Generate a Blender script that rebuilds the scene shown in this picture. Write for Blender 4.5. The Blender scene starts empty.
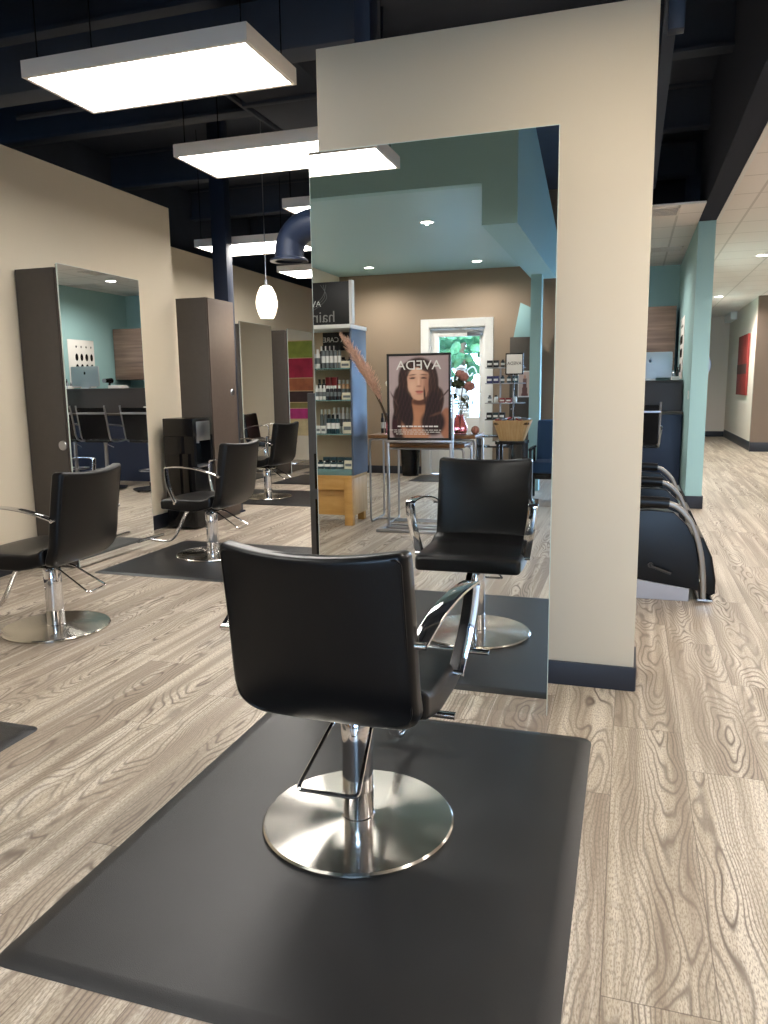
import bpy, bmesh, math, random
import numpy as np
from mathutils import Vector, Matrix
random.seed(7)
S = bpy.context.scene
COL = S.collection
PI = math.pi

# ------------------------------------------------------------------ camera, world, sun, exposure
yaw, pit, rol, FPX = 0.30993, 0.16085, -0.01318, 765.0
fwd = Vector((-math.sin(yaw) * math.cos(pit), math.cos(yaw) * math.cos(pit), -math.sin(pit)))
rgt0 = Vector((math.cos(yaw), math.sin(yaw), 0)); up0 = rgt0.cross(fwd)
rgt = rgt0 * math.cos(rol) + up0 * math.sin(rol)
upv = -rgt0 * math.sin(rol) + up0 * math.cos(rol)
cam = bpy.data.cameras.new('camera'); camo = bpy.data.objects.new('camera', cam); COL.objects.link(camo)
cam.sensor_fit = 'VERTICAL'; cam.sensor_height = 24.0; cam.lens = 24.0 * FPX / 1024.0
cam.clip_start = 0.02; cam.clip_end = 200
M = Matrix((rgt, upv, -fwd)).transposed().to_4x4(); M.translation = Vector((0, 0, 1.45))
camo.matrix_world = M
S.camera = camo
S.view_settings.view_transform = 'Standard'; S.view_settings.look = 'None'
S.view_settings.gamma = 1.0; S.view_settings.use_curve_mapping = False
S.view_settings.exposure = 0.68
w = bpy.data.worlds.new('sky'); S.world = w; w.use_nodes = True
wn = w.node_tree.nodes; wn.clear()
wo = wn.new('ShaderNodeOutputWorld'); wb = wn.new('ShaderNodeBackground')
wb.inputs[0].default_value = (0.46, 0.68, 1.0, 1); wb.inputs[1].default_value = 17.0
w.node_tree.links.new(wb.outputs[0], wo.inputs[0])
def lamp(name, kind, loc, energy, color=(1, 1, 1), rot=(0, 0, 0), parent=None, **kw):
    l = bpy.data.lights.new(name, kind); l.energy = energy; l.color = color
    for k, v in kw.items(): setattr(l, k, v)
    o = bpy.data.objects.new(name, l); COL.objects.link(o); o.location = loc; o.rotation_euler = rot
    if parent: o.parent = parent
    return o
lamp('sun', 'SUN', (0, 0, 20), 5.0, (1, 0.95, 0.85), rot=(math.radians(-40), math.radians(18), 0), angle=0.01)
# sky portals for daylight: the added shop front window and the door
def portal(loc, sx, sz):
    o = lamp('sky_portal', 'AREA', loc, 1.0, rot=(math.radians(90), 0, 0), shape='RECTANGLE', size=sx, size_y=sz)
    o.data.cycles.is_portal = True
portal((1.25, -5.90, 1.65), 3.5, 2.5)
portal((-2.72, -5.90, 1.20), 0.9, 2.4)
PANEL_POWER = 14.0      # light panels
DOWN_POWER = 10.0

# ------------------------------------------------------------------ materials
def srgb(r, g, b):
    f = lambda c: ((c / 255) / 12.92 if c / 255 <= 0.04045 else (((c / 255) + 0.055) / 1.055) ** 2.4)
    return (f(r), f(g), f(b), 1)
def mat(name, col, rough=0.5, metal=0.0, noise=0.0, nscale=8.0, bump=0.0, bscale=60.0, emit=None, es=0.0, trans=0.0, ior=1.45, aniso=0.0, coat=0.0, spec=0.5, alpha=1.0):
    m = bpy.data.materials.new(name); m.use_nodes = True
    n = m.node_tree.nodes; L = m.node_tree.links; b = n['Principled BSDF']
    b.inputs['Base Color'].default_value = col; b.inputs['Roughness'].default_value = rough
    b.inputs['Metallic'].default_value = metal; b.inputs['IOR'].default_value = ior
    b.inputs['Transmission Weight'].default_value = trans; b.inputs['Coat Weight'].default_value = coat
    b.inputs['Specular IOR Level'].default_value = spec; b.inputs['Anisotropic'].default_value = aniso
    b.inputs['Alpha'].default_value = alpha
    tc = n.new('ShaderNodeTexCoord')
    if noise > 0:
        nz = n.new('ShaderNodeTexNoise'); nz.inputs['Scale'].default_value = nscale; nz.inputs['Detail'].default_value = 4
        L.new(tc.outputs['Object'], nz.inputs['Vector'])
        mr = n.new('ShaderNodeMapRange'); mr.inputs['From Min'].default_value = 0.3; mr.inputs['From Max'].default_value = 0.7
        mr.inputs['To Min'].default_value = 1 - noise; mr.inputs['To Max'].default_value = 1 + noise
        L.new(nz.outputs['Fac'], mr.inputs['Value'])
        mx = n.new('ShaderNodeVectorMath'); mx.operation = 'SCALE'; mx.inputs[0].default_value = col[:3]
        L.new(mr.outputs[0], mx.inputs['Scale']); L.new(mx.outputs[0], b.inputs['Base Color'])
    if bump > 0:
        nb = n.new('ShaderNodeTexNoise'); nb.inputs['Scale'].default_value = bscale; nb.inputs['Detail'].default_value = 3
        L.new(tc.outputs['Object'], nb.inputs['Vector'])
        bp = n.new('ShaderNodeBump'); bp.inputs['Strength'].default_value = bump; bp.inputs['Distance'].default_value = 0.004
        L.new(nb.outputs['Fac'], bp.inputs['Height']); L.new(bp.outputs[0], b.inputs['Normal'])
    if emit:
        b.inputs['Emission Color'].default_value = emit; b.inputs['Emission Strength'].default_value = es
    return m
class NG:
    """small node helper"""
    def __init__(s, m): s.n = m.node_tree.nodes; s.L = m.node_tree.links; s.b = s.n['Principled BSDF']
    def math(s, op, a, b=0.0, c=None):
        k = s.n.new('ShaderNodeMath'); k.operation = op
        for i, v in enumerate((a, b) if c is None else (a, b, c)):
            if isinstance(v, (int, float)): k.inputs[i].default_value = v
            else: s.L.new(v, k.inputs[i])
        return k.outputs[0]
    def xyz(s, x, y, z=0.0):
        k = s.n.new('ShaderNodeCombineXYZ')
        for i, v in enumerate((x, y, z)):
            if isinstance(v, (int, float)): k.inputs[i].default_value = v
            else: s.L.new(v, k.inputs[i])
        return k.outputs[0]
    def pos(s):
        t = s.n.new('ShaderNodeTexCoord'); k = s.n.new('ShaderNodeSeparateXYZ'); s.L.new(t.outputs['Object'], k.inputs[0]); return k.outputs
    def noise(s, v, scale=1.0, detail=2.0, rough=0.5):
        k = s.n.new('ShaderNodeTexNoise'); s.L.new(v, k.inputs['Vector']); k.inputs['Scale'].default_value = scale
        k.inputs['Detail'].default_value = detail; k.inputs['Roughness'].default_value = rough; return k.outputs['Fac']
    def white(s, v):
        k = s.n.new('ShaderNodeTexWhiteNoise'); k.noise_dimensions = '3D'; s.L.new(v, k.inputs['Vector']); return k.outputs['Value']
    def ramp(s, f, stops):
        k = s.n.new('ShaderNodeValToRGB'); e = k.color_ramp.elements
        while len(e) < len(stops): e.new(0.5)
        for q, (p, c) in zip(e, stops): q.position = p; q.color = c
        s.L.new(f, k.inputs[0]); return k.outputs[0]
    def mix(s, f, a, b, mode='MIX'):
        k = s.n.new('ShaderNodeMix'); k.data_type = 'RGBA'; k.blend_type = mode
        for i, v in ((0, f), (6, a), (7, b)):
            if isinstance(v, (int, float)): k.inputs[i].default_value = v
            elif isinstance(v, tuple): k.inputs[i].default_value = v
            else: s.L.new(v, k.inputs[i])
        return k.outputs[2]
def floor_material():
    m = mat('oak_plank_vinyl', srgb(170, 155, 138), 0.42); g = NG(m)
    x, y, z = g.pos()
    a = g.math('DIVIDE', g.math('ADD', x, 0.016), 0.269)
    i = g.math('FLOOR', a); u = g.math('FRACT', a)
    r1 = g.white(g.xyz(i, 3.7, 1.1))
    yy = g.math('ADD', g.math('DIVIDE', y, 1.55), g.math('MULTIPLY', r1, 9.0))
    j = g.math('FLOOR', yy); v = g.math('FRACT', yy)
    idn = g.white(g.xyz(i, j, 0.5)); id2 = g.white(g.xyz(j, i, 8.5)); id3 = g.white(g.xyz(i, j, 21.5))
    uc = g.math('ADD', g.math('SUBTRACT', u, 0.5), g.math('MULTIPLY', g.math('SUBTRACT', id2, 0.5), 0.7))
    n1 = g.noise(g.xyz(g.math('ADD', g.math('MULTIPLY', uc, 1.5), g.math('MULTIPLY', idn, 60)), g.math('MULTIPLY', y, 1.35), g.math('MULTIPLY', id2, 40)), 1.0, 2.0, 0.35)
    n2 = g.noise(g.xyz(g.math('MULTIPLY', x, 9), g.math('MULTIPLY', y, 2.2), g.math('MULTIPLY', idn, 9)), 1.0, 2.0, 0.5)
    h = g.math('ADD', g.math('MULTIPLY', n1, 19.0), g.math('MULTIPLY', g.math('POWER', g.math('ABSOLUTE', uc), 1.6), 20.0))
    h = g.math('ADD', h, g.math('MULTIPLY', n2, 1.3))
    s = g.math('SINE', g.math('MULTIPLY', h, 6.283))
    ln = g.math('POWER', g.math('MULTIPLY_ADD', s, 0.5, 0.5), 4.0)
    fleck = g.noise(g.xyz(g.math('MULTIPLY', x, 260), g.math('MULTIPLY', y, 60), 0.0), 1.0, 2.0, 0.6)
    patch = g.noise(g.xyz(g.math('MULTIPLY', x, 6), g.math('MULTIPLY', y, 1.2), 4.0), 1.0, 2.0, 0.5)
    cen = g.math('SUBTRACT', 1.0, g.math('MINIMUM', 1.0, g.math('MULTIPLY', g.math('ABSOLUTE', uc), 1.6)))
    lnm = g.math('MULTIPLY', ln, g.math('MULTIPLY_ADD', patch, 1.5, -0.05))
    lnm = g.math('MULTIPLY', lnm, g.math('MULTIPLY_ADD', cen, 0.75, 0.35))
    streak = g.noise(g.xyz(g.math('MULTIPLY', x, 16), g.math('MULTIPLY', y, 0.55), g.math('MULTIPLY', idn, 5)), 1.0, 3.0, 0.55)
    base = g.ramp(idn, [(0.0, srgb(146, 134, 121)), (0.35, srgb(184, 172, 154)), (0.7, srgb(198, 188, 170)), (1.0, srgb(166, 153, 138))])
    base = g.mix(g.math('MULTIPLY', g.math('SUBTRACT', patch, 0.35), 0.9), base, srgb(174, 160, 142))
    base = g.mix(g.math('MAXIMUM', 0.0, g.math('MINIMUM', g.math('MULTIPLY', g.math('SUBTRACT', streak, 0.50), 6.0), 0.8)), base, srgb(148, 134, 118))
    base = g.mix(g.math('MAXIMUM', 0.0, g.math('MINIMUM', g.math('MULTIPLY', g.math('SUBTRACT', 0.50, streak), 6.0), 0.7)), base, srgb(222, 214, 200))
    lowf = g.mix(g.math('MULTIPLY', lnm, 1.0), base, srgb(92, 80, 72))
    fl = g.math('MULTIPLY', g.math('SUBTRACT', fleck, 0.44), 3.4)
    fin = g.mix(g.math('MAXIMUM', g.math('MINIMUM', fl, 0.75), 0.0), lowf, srgb(128, 114, 100))
    eu = g.math('MINIMUM', u, g.math('SUBTRACT', 1.0, u)); ev = g.math('MINIMUM', v, g.math('SUBTRACT', 1.0, v))
    seam = g.math('MAXIMUM', g.math('LESS_THAN', eu, 0.006), g.math('LESS_THAN', ev, 0.0012))
    fin = g.mix(g.math('MULTIPLY', seam, 0.6), fin, srgb(84, 72, 62))
    g.L.new(fin, g.b.inputs['Base Color'])
    rr = g.math('MULTIPLY_ADD', lnm, 0.15, 0.36); g.L.new(rr, g.b.inputs['Roughness'])
    bp = g.n.new('ShaderNodeBump'); bp.inputs['Strength'].default_value = 0.25; bp.inputs['Distance'].default_value = 0.002; bp.invert = True
    g.L.new(g.math('ADD', lnm, seam), bp.inputs['Height']); g.L.new(bp.outputs[0], g.b.inputs['Normal'])
    return m
def tile_material():
    m = mat('ceiling_tile', srgb(236, 230, 226), 0.9); g = NG(m); x, y, z = g.pos()
    fx = g.math('FRACT', g.math('DIVIDE', g.math('ADD', x, 0.30), 0.70)); fy = g.math('FRACT', g.math('DIVIDE', y, 0.70))
    e = g.math('MAXIMUM', g.math('LESS_THAN', fx, 0.035), g.math('LESS_THAN', fy, 0.035))
    nz = g.noise(g.xyz(g.math('MULTIPLY', x, 90), g.math('MULTIPLY', y, 90), 0.0), 1.0, 2.0)
    c = g.mix(g.math('MULTIPLY', nz, 0.15), srgb(240, 234, 230), srgb(205, 198, 192))
    c = g.mix(g.math('MULTIPLY', e, 0.45), c, srgb(170, 162, 156)); g.L.new(c, g.b.inputs['Base Color'])
    return m
def grain_material(name, c1, c2, axis='X', sc=(2.0, 30.0), rough=0.45):
    m = mat(name, c1, rough); g = NG(m); x, y, z = g.pos()
    if axis == 'X':  v = g.xyz(g.math('MULTIPLY', x, sc[0]), g.math('MULTIPLY', y, sc[1]), g.math('MULTIPLY', z, sc[1]))
    elif axis == 'Z': v = g.xyz(g.math('MULTIPLY', x, sc[1]), g.math('MULTIPLY', y, sc[1]), g.math('MULTIPLY', z, sc[0]))
    else: v = g.xyz(g.math('MULTIPLY', x, sc[1]), g.math('MULTIPLY', y, sc[0]), g.math('MULTIPLY', z, sc[1]))
    n = g.noise(v, 1.0, 4.0, 0.6)
    g.L.new(g.ramp(n, [(0.3, c1), (0.7, c2)]), g.b.inputs['Base Color']); return m
def vcol_material(name, rough=0.35):
    m = mat(name, (1, 1, 1, 1), rough); n = m.node_tree.nodes; a = n.new('ShaderNodeVertexColor'); a.layer_name = 'print'
    m.node_tree.links.new(a.outputs[0], n['Principled BSDF'].inputs['Base Color']); return m
MT = dict(
    floor=floor_material(), tile=tile_material(),
    cream=mat('cream_wall_paint', srgb(214, 202, 180), 0.75, bump=0.05, bscale=180),
    taupe=mat('taupe_wall_paint', srgb(148, 131, 113), 0.8, bump=0.05, bscale=180),
    greige=mat('greige_wall_paint', srgb(220, 208, 196), 0.8),
    teal=mat('teal_wall_paint', srgb(156, 194, 196), 0.7, bump=0.04, bscale=180),
    teal_ceiling=mat('teal_ceiling_paint', srgb(158, 198, 202), 0.42, bump=0.04, bscale=120),
    navy=mat('navy_ceiling_paint', srgb(54, 61, 74), 0.7, noise=0.15, nscale=2),
    navy_post=mat('navy_post_paint', srgb(26, 37, 58), 0.45),
    void=mat('dark_navy_beam_paint', srgb(26, 34, 50), 0.9),
    baseboard=mat('navy_rubber_baseboard', srgb(38, 41, 50), 0.45),
    leather=mat('black_vinyl_upholstery', srgb(12, 12, 14), 0.32, bump=0.12, bscale=260, spec=0.35),
    chrome=mat('polished_chrome', srgb(225, 225, 228), 0.08, 1.0),
    brushed=mat('brushed_steel', srgb(200, 196, 188), 0.21, 1.0, aniso=0.93),
    steel=mat('satin_steel', srgb(170, 172, 178), 0.3, 1.0),
    rubber=mat('black_rubber_mat', srgb(33, 34, 36), 0.38, noise=0.12, nscale=5, bump=0.2, bscale=400),
    mirror=mat('mirror_silver', (0.90, 0.92, 0.91, 1), 0.0, 1.0),
    glassedge=mat('polished_glass_edge', srgb(205, 215, 205), 0.15),
    backing=mat('mirror_backing', srgb(60, 58, 55), 0.6),
    laminate=mat('dark_taupe_laminate', srgb(74, 68, 62), 0.55, noise=0.04, nscale=20),
    laminate2=mat('warm_taupe_laminate', srgb(84, 72, 65), 0.62, noise=0.04, nscale=20),
    counter=mat('charcoal_laminate', srgb(62, 56, 54), 0.45),
    navy_lam=mat('midnight_laminate', srgb(32, 42, 66), 0.4),
    black=mat('black_plastic', srgb(16, 16, 18), 0.25),
    gloss_black=mat('gloss_black_panel', srgb(10, 10, 12), 0.08),
    white=mat('white_paint', srgb(232, 232, 230), 0.5),
    offwhite=mat('off_white_housing', srgb(228, 222, 215), 0.5),
    panel=mat('light_panel_diffuser', (1, 1, 1, 1), 0.5, emit=(1.0, 0.955, 0.90, 1), es=PANEL_POWER),
    added_warm_panel=mat('added_warm_diffuser', (1, 1, 1, 1), 0.5, emit=(1.0, 0.85, 0.64, 1), es=PANEL_POWER * 0.50),  # emission of the added, unseen panel over the foreground chair
    downlens=mat('downlight_lens', (1, 1, 1, 1), 0.5, emit=(1.0, 0.93, 0.82, 1), es=14),
    pendant=mat('opal_pendant_glass', (1, 1, 1, 1), 0.3, emit=(1.0, 0.86, 0.66, 1), es=1.3),
    honey=grain_material('honey_maple', srgb(203, 160, 96), srgb(182, 136, 74), 'X', (3, 14)),
    palewood=grain_material('pale_maple', srgb(214, 184, 140), srgb(196, 160, 112), 'Z', (3, 30)),
    brownwood=grain_material('brown_table_wood', srgb(134, 96, 62), srgb(110, 76, 48), 'X', (3, 30)),
    zebra=grain_material('grey_wood_laminate', srgb(140, 118, 104), srgb(102, 84, 74), 'X', (1.2, 26)),
    glass=mat('clear_glass', (0.93, 1, 0.98, 1), 0.0, trans=1.0, ior=1.45),
    tealglass=mat('green_glass_shelf', (0.35, 0.62, 0.62, 1), 0.05, trans=0.6),
    pinkglass=mat('pink_glass', (0.95, 0.45, 0.45, 1), 0.05, trans=0.85),
    frost=mat('metallic_side_panel', srgb(96, 106, 122), 0.5, 0.5, noise=0.15, nscale=3),
    bluefab=mat('navy_blue_upholstery', srgb(32, 62, 98), 0.85, bump=0.3, bscale=300),
    greybase=mat('pale_grey_plinth', srgb(172, 174, 184), 0.5),
    leaf=mat('leaf_green', srgb(74, 84, 52), 0.6, noise=0.3, nscale=30),
    rose=mat('dusty_rose_petal', srgb(190, 132, 120), 0.7, noise=0.2, nscale=30),
    pampas=mat('pampas_plume', srgb(214, 176, 156), 0.95, noise=0.15, nscale=40),
    stem=mat('brown_stem', srgb(92, 72, 50), 0.8),
    paper=mat('white_paper', srgb(232, 230, 226), 0.7),
    carton=mat('cream_carton', srgb(222, 216, 200), 0.5),
    signblack=mat('black_sign_face', srgb(30, 30, 32), 0.45),
    monitor=mat('silver_monitor_back', srgb(176, 184, 188), 0.35, 0.3),
    red=mat('red_canvas', srgb(132, 46, 42), 0.8, noise=0.2, nscale=5),
    darkred=mat('dark_band_paint', srgb(70, 42, 38), 0.8),
    foliage=mat('sunlit_foliage', srgb(62, 104, 66), 0.8, noise=0.4, nscale=3),
    bark=mat('tree_bark', srgb(90, 75, 60), 0.9),
    lawn=mat('pale_paving', srgb(84, 98, 106), 0.95, noise=0.1, nscale=2),
    vinyl=mat('white_window_vinyl', srgb(250, 250, 250), 0.6, trans=0.35),
    printv=vcol_material('poster_print'),
)
_t = MT['brushed'].node_tree; _tg = _t.nodes.new('ShaderNodeTangent'); _tg.direction_type = 'RADIAL'; _tg.axis = 'Z'
_t.nodes['Principled BSDF'].inputs['Anisotropic Rotation'].default_value = 0.25
_t.links.new(_tg.outputs[0], _t.nodes['Principled BSDF'].inputs['Tangent'])

# ------------------------------------------------------------------ mesh builder
class MB:
    def __init__(s): s.bm = bmesh.new()
    def _add(s, o):
        me = bpy.data.meshes.new('t'); o.to_mesh(me); o.free(); s.bm.from_mesh(me); bpy.data.meshes.remove(me); return s
    def box(s, x0, y0, z0, x1, y1, z1, bev=0.0, seg=2):
        b = bmesh.new(); bmesh.ops.create_cube(b, size=1)
        for v in b.verts:
            v.co = Vector(((x0 + x1) / 2 + v.co.x * (x1 - x0), (y0 + y1) / 2 + v.co.y * (y1 - y0), (z0 + z1) / 2 + v.co.z * (z1 - z0)))
        if bev > 0: bmesh.ops.bevel(b, geom=list(b.edges), offset=bev, segments=seg, affect='EDGES', profile=0.5)
        return s._add(b)
    def cyl(s, p, q, r, n=24, r2=None):
        p, q = Vector(p), Vector(q); b = bmesh.new()
        bmesh.ops.create_cone(b, cap_ends=True, segments=n, radius1=r, radius2=r if r2 is None else r2, depth=(q - p).length)
        rot = (q - p).to_track_quat('Z', 'Y').to_matrix().to_4x4(); rot.translation = (p + q) / 2
        bmesh.ops.transform(b, matrix=rot, verts=b.verts); return s._add(b)
    def lathe(s, prof, c=(0, 0, 0), n=32):
        b = bmesh.new(); rings = []
        for r, z in prof:
            if r < 1e-5: rings.append([b.verts.new((c[0], c[1], c[2] + z))])
            else: rings.append([b.verts.new((c[0] + r * math.cos(2 * PI * k / n), c[1] + r * math.sin(2 * PI * k / n), c[2] + z)) for k in range(n)])
        for A, B in zip(rings, rings[1:]):
            for k in range(n):
                k2 = (k + 1) % n
                f = [A[k % len(A)], A[k2 % len(A)], B[k2 % len(B)], B[k % len(B)]]
                f = list(dict.fromkeys(f))
                if len(f) > 2: b.faces.new(f)
        return s._add(b)
    def sweep(s, pts, sec, closed=False, side=None):
        """sweep a 2-D section (list of (a,b)) along pts; side fixes the section's first axis"""
        pts = [Vector(p) for p in pts]; b = bmesh.new(); rings = []; N = len(pts)
        prev = None
        for i, p in enumerate(pts):
            t = (pts[(i + 1) % N] - pts[i - 1]) if closed else (pts[min(i + 1, N - 1)] - pts[max(i - 1, 0)])
            t.normalize()
            if side is not None: a = Vector(side)
            else:
                if prev is None: a = t.orthogonal()
                else: a = prev - t * prev.dot(t)
            a = (a - t * a.dot(t)).normalized(); prev = a; c = t.cross(a)
            rings.append([b.verts.new(p + a * u + c * v) for u, v in sec])
        m = len(sec)
        R = list(zip(rings, rings[1:])) + ([(rings[-1], rings[0])] if closed else [])
        for A, B in R:
            for k in range(m): b.faces.new((A[k], A[(k + 1) % m], B[(k + 1) % m], B[k]))
        if not closed: b.faces.new(rings[0][::-1]); b.faces.new(rings[-1])
        return s._add(b)
    def tube(s, pts, r, n=10, closed=False):
        return s.sweep(pts, [(r * math.cos(2 * PI * k / n), r * math.sin(2 * PI * k / n)) for k in range(n)], closed)
    def prism(s, pts, axis, a, c, bev=0.0):
        """extrude a 2-D outline along axis from a to c. axis 'x': pts=(y,z); 'y': (x,z); 'z': (x,y)"""
        b = bmesh.new()
        f = {'x': lambda p, t: (t, p[0], p[1]), 'y': lambda p, t: (p[0], t, p[1]), 'z': lambda p, t: (p[0], p[1], t)}[axis]
        A = [b.verts.new(f(p, a)) for p in pts]; B = [b.verts.new(f(p, c)) for p in pts]; n = len(pts)
        fa = b.faces.new(A); fb = b.faces.new(B[::-1])
        for k in range(n): b.faces.new((A[k], B[k], B[(k + 1) % n], A[(k + 1) % n]))
        bmesh.ops.recalc_face_normals(b, faces=b.faces)
        if bev > 0:
            ed = [e for e in b.edges if (e.verts[0] in A and e.verts[1] in A) or (e.verts[0] in B and e.verts[1] in B)]
            bmesh.ops.bevel(b, geom=ed, offset=bev, segments=4, affect='EDGES', profile=0.5)
        return s._add(b)
    def cut(s, axis, vals):
        no = {'x': (1, 0, 0), 'y': (0, 1, 0), 'z': (0, 0, 1)}[axis]
        for v in vals:
            bmesh.ops.bisect_plane(s.bm, geom=list(s.bm.verts) + list(s.bm.edges) + list(s.bm.faces), plane_co=tuple(c * v for c in no), plane_no=no)
        return s
    def deform(s, fn):
        for v in s.bm.verts: v.co = Vector(fn(*v.co))
        return s
    def ball(s, c, r, n=16, sc=(1, 1, 1), sub=None):
        b = bmesh.new()
        if sub: bmesh.ops.create_icosphere(b, subdivisions=sub, radius=r)
        else: bmesh.ops.create_uvsphere(b, u_segments=n, v_segments=max(6, n // 2), radius=r)
        for v in b.verts: v.co = Vector((c[0] + v.co.x * sc[0], c[1] + v.co.y * sc[1], c[2] + v.co.z * sc[2]))
        return s._add(b)
    def rot(s, ang, axis='Z', about=(0, 0, 0)):
        Mx = Matrix.Translation(about) @ Matrix.Rotation(ang, 4, axis) @ Matrix.Translation(-Vector(about))
        bmesh.ops.transform(s.bm, matrix=Mx, verts=s.bm.verts); return s
    def build(s, name, m, parent=None, loc=(0, 0, 0), angle=35, flat=False):
        bmesh.ops.recalc_face_normals(s.bm, faces=s.bm.faces)
        me = bpy.data.meshes.new(name); s.bm.to_mesh(me); s.bm.free()
        for mm in (m if isinstance(m, (list, tuple)) else [m]): me.materials.append(mm)
        if not flat:
            me.polygons.foreach_set('use_smooth', [True] * len(me.polygons)); me.set_sharp_from_angle(angle=math.radians(angle))
        o = bpy.data.objects.new(name, me); COL.objects.link(o); o.location = loc
        if parent: o.parent = parent
        return o
def rrect(w, h, r, n=6, cx=0, cy=0):
    """rounded rectangle outline; r = (bl, br, tr, tl) or a number"""
    rs = (r,) * 4 if isinstance(r, (int, float)) else r
    out = []
    for (sx, sy, a0), rr in zip(((-1, -1, PI), (1, -1, 1.5 * PI), (1, 1, 0), (-1, 1, 0.5 * PI)), rs):
        ccx, ccy = cx + sx * (w / 2 - rr), cy + sy * (h / 2 - rr)
        for k in range(n + 1):
            a = a0 + k / n * PI / 2; out.append((ccx + rr * math.cos(a), ccy + rr * math.sin(a)))
    return out
def smooth_path(P, n=6, closed=False):
    P = [Vector(p) for p in P]; out = []; N = len(P)
    R = range(N if closed else N - 1)
    for i in R:
        if closed: a, b, c, d = P[i - 1], P[i], P[(i + 1) % N], P[(i + 2) % N]
        else: a, b, c, d = P[max(i - 1, 0)], P[i], P[i + 1], P[min(i + 2, N - 1)]
        for k in range(n):
            t = k / n
            out.append(0.5 * ((2 * b) + (c - a) * t + (2 * a - 5 * b + 4 * c - d) * t * t + (3 * b - a - 3 * c + d) * t ** 3))
    if not closed: out.append(P[-1])
    return out
def corner_path(P, r, n=5, closed=False):
    """polyline with rounded corners of radius r"""
    P = [Vector(p) for p in P]; out = []; N = len(P)
    for i in range(N):
        if not closed and i in (0, N - 1): out.append(P[i]); continue
        a, b, c = P[i - 1], P[i], P[(i + 1) % N]
        d1 = (a - b).normalized(); d2 = (c - b).normalized(); rr = min(r, (a - b).length * 0.45, (c - b).length * 0.45)
        p, q = b + d1 * rr, b + d2 * rr
        for k in range(n + 1):
            t = k / n; out.append(p * (1 - t) ** 2 + b * 2 * t * (1 - t) + q * t * t)
    return out
def tag(o, label=None, cat=None, group=None, kind=None):
    if label: o['label'] = label
    if cat: o['category'] = cat
    if group: o['group'] = group
    if kind: o['kind'] = kind
    return o
def thing(name, label, cat, loc=(0, 0, 0), rz=0, group=None):
    o = bpy.data.objects.new(name, None); COL.objects.link(o); o.location = loc; o.rotation_euler = (0, 0, rz); o.empty_display_size = 0.1
    return tag(o, label, cat, group)
def copy_tree(o, parent=None):
    c = o.copy(); COL.objects.link(c); c.parent = parent
    for ch in list(o.children): copy_tree(ch, c)
    return c
def dup(o, loc, rz=0, label=None, group=None):
    c = copy_tree(o); c.location = loc; c.rotation_euler = (0, 0, rz)
    if label: c['label'] = label
    if group: c['group'] = group
    return c
def struct(name, mb, m, **k): return tag(mb.build(name, m, **k), kind='structure')
def text_mesh(body, size, loc, rot, m, name, parent, depth=0.001, align='CENTER', xs=1.0):
    cu = bpy.data.curves.new('t', 'FONT'); cu.body = body; cu.size = size; cu.extrude = depth; cu.align_x = align; cu.align_y = 'CENTER'
    o = bpy.data.objects.new('t', cu); COL.objects.link(o)
    dg = bpy.context.evaluated_depsgraph_get(); me = bpy.data.meshes.new_from_object(o.evaluated_get(dg)); bpy.data.objects.remove(o)
    R = Matrix.Translation(loc) @ Matrix((Vector(rot[0]), Vector(rot[1]), Vector(rot[0]).cross(Vector(rot[1])))).transposed().to_4x4() @ Matrix.Diagonal((xs, 1, 1, 1))
    me.transform(R); me.materials.clear(); me.materials.append(m)
    q = bpy.data.objects.new(name, me); COL.objects.link(q); q.parent = parent; return q
FACE_N = ((-1, 0, 0), (0, 0, 1))     # text that is read by someone looking south

# ------------------------------------------------------------------ the setting
DECK = 4.4
struct('floor', MB().box(-6.6, -6.1, -0.12, 7.2, 24.2, 0), MT['floor'])
struct('ceiling', MB().box(-6.6, -6.1, DECK, 7.2, 24.2, DECK + 0.15), MT['navy'])
struct('wall_west', MB().box(-4.90, -5.94, 0, -4.74, 7.44, 3.36), MT['cream'])
struct('wall_outer_west', MB().box(-6.6, -6.1, 0, -6.42, 24.2, DECK), MT['navy'])
struct('wall_northwest', MB().box(-6.11, 6.3, 0, -5.95, 14.6, 3.36), MT['cream'])
struct('wall_north', MB().box(-6.41, 14.6, 0, -2.9, 14.76, 3.2), MT['cream'])
struct('wall_back_north', MB().box(-6.41, 16.6, 0, 0.84, 16.75, DECK), MT['navy'])
struct('wall_east', MB().box(6.9, -6.1, 0, 7.1, 24.2, DECK), MT['greige'])
struct('wall_far_north', MB().box(0.85, 23.0, 0, 7.0, 23.2, DECK), MT['greige'])
# salon nook on the right: teal partition, tiled ceiling, back wall
struct('wall_partition', MB().box(0.66, 9.58, 0, 0.84, 23.0, 3.24), MT['teal'])
struct('wall_nook_north', MB().box(-3.0, 12.88, 0, 0.66, 13.0, 3.24), MT['teal'])
struct('wall_nook_west', MB().box(-3.12, 12.88, 0, -3.0, 16.6, 3.24), MT['cream'])
struct('ceiling_nook', MB().box(-3.0, 8.67, 3.24, 0.66, 12.88, 3.252), MT['tile'])
struct('trim_1', MB().box(-3.0, 8.64, 3.236, 0.66, 8.67, 3.254), MT['white'])
struct('ceiling_corridor', MB().box(0.84, -5.94, 3.24, 6.9, 23.0, 3.30), MT['tile'])
struct('trim_2', MB().box(0.84, -5.94, 3.225, 0.875, 9.58, 3.24), MT['white'])
struct('ceiling_beam', MB().box(0.66, -5.94, 3.235, 0.84, 9.58, DECK), MT['void'])
struct('wall_corridor_east', MB().box(2.50, 18.1, 0, 2.70, 23.0, 3.24), MT['greige'])
struct('wall_corridor_south', MB().box(2.48, 18.0, 0, 6.9, 18.1, 3.24), mat('shaded_taupe_wall_paint', srgb(126, 110, 98), 0.8))  # taupe darkened to hold the shade this wall lies in
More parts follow.
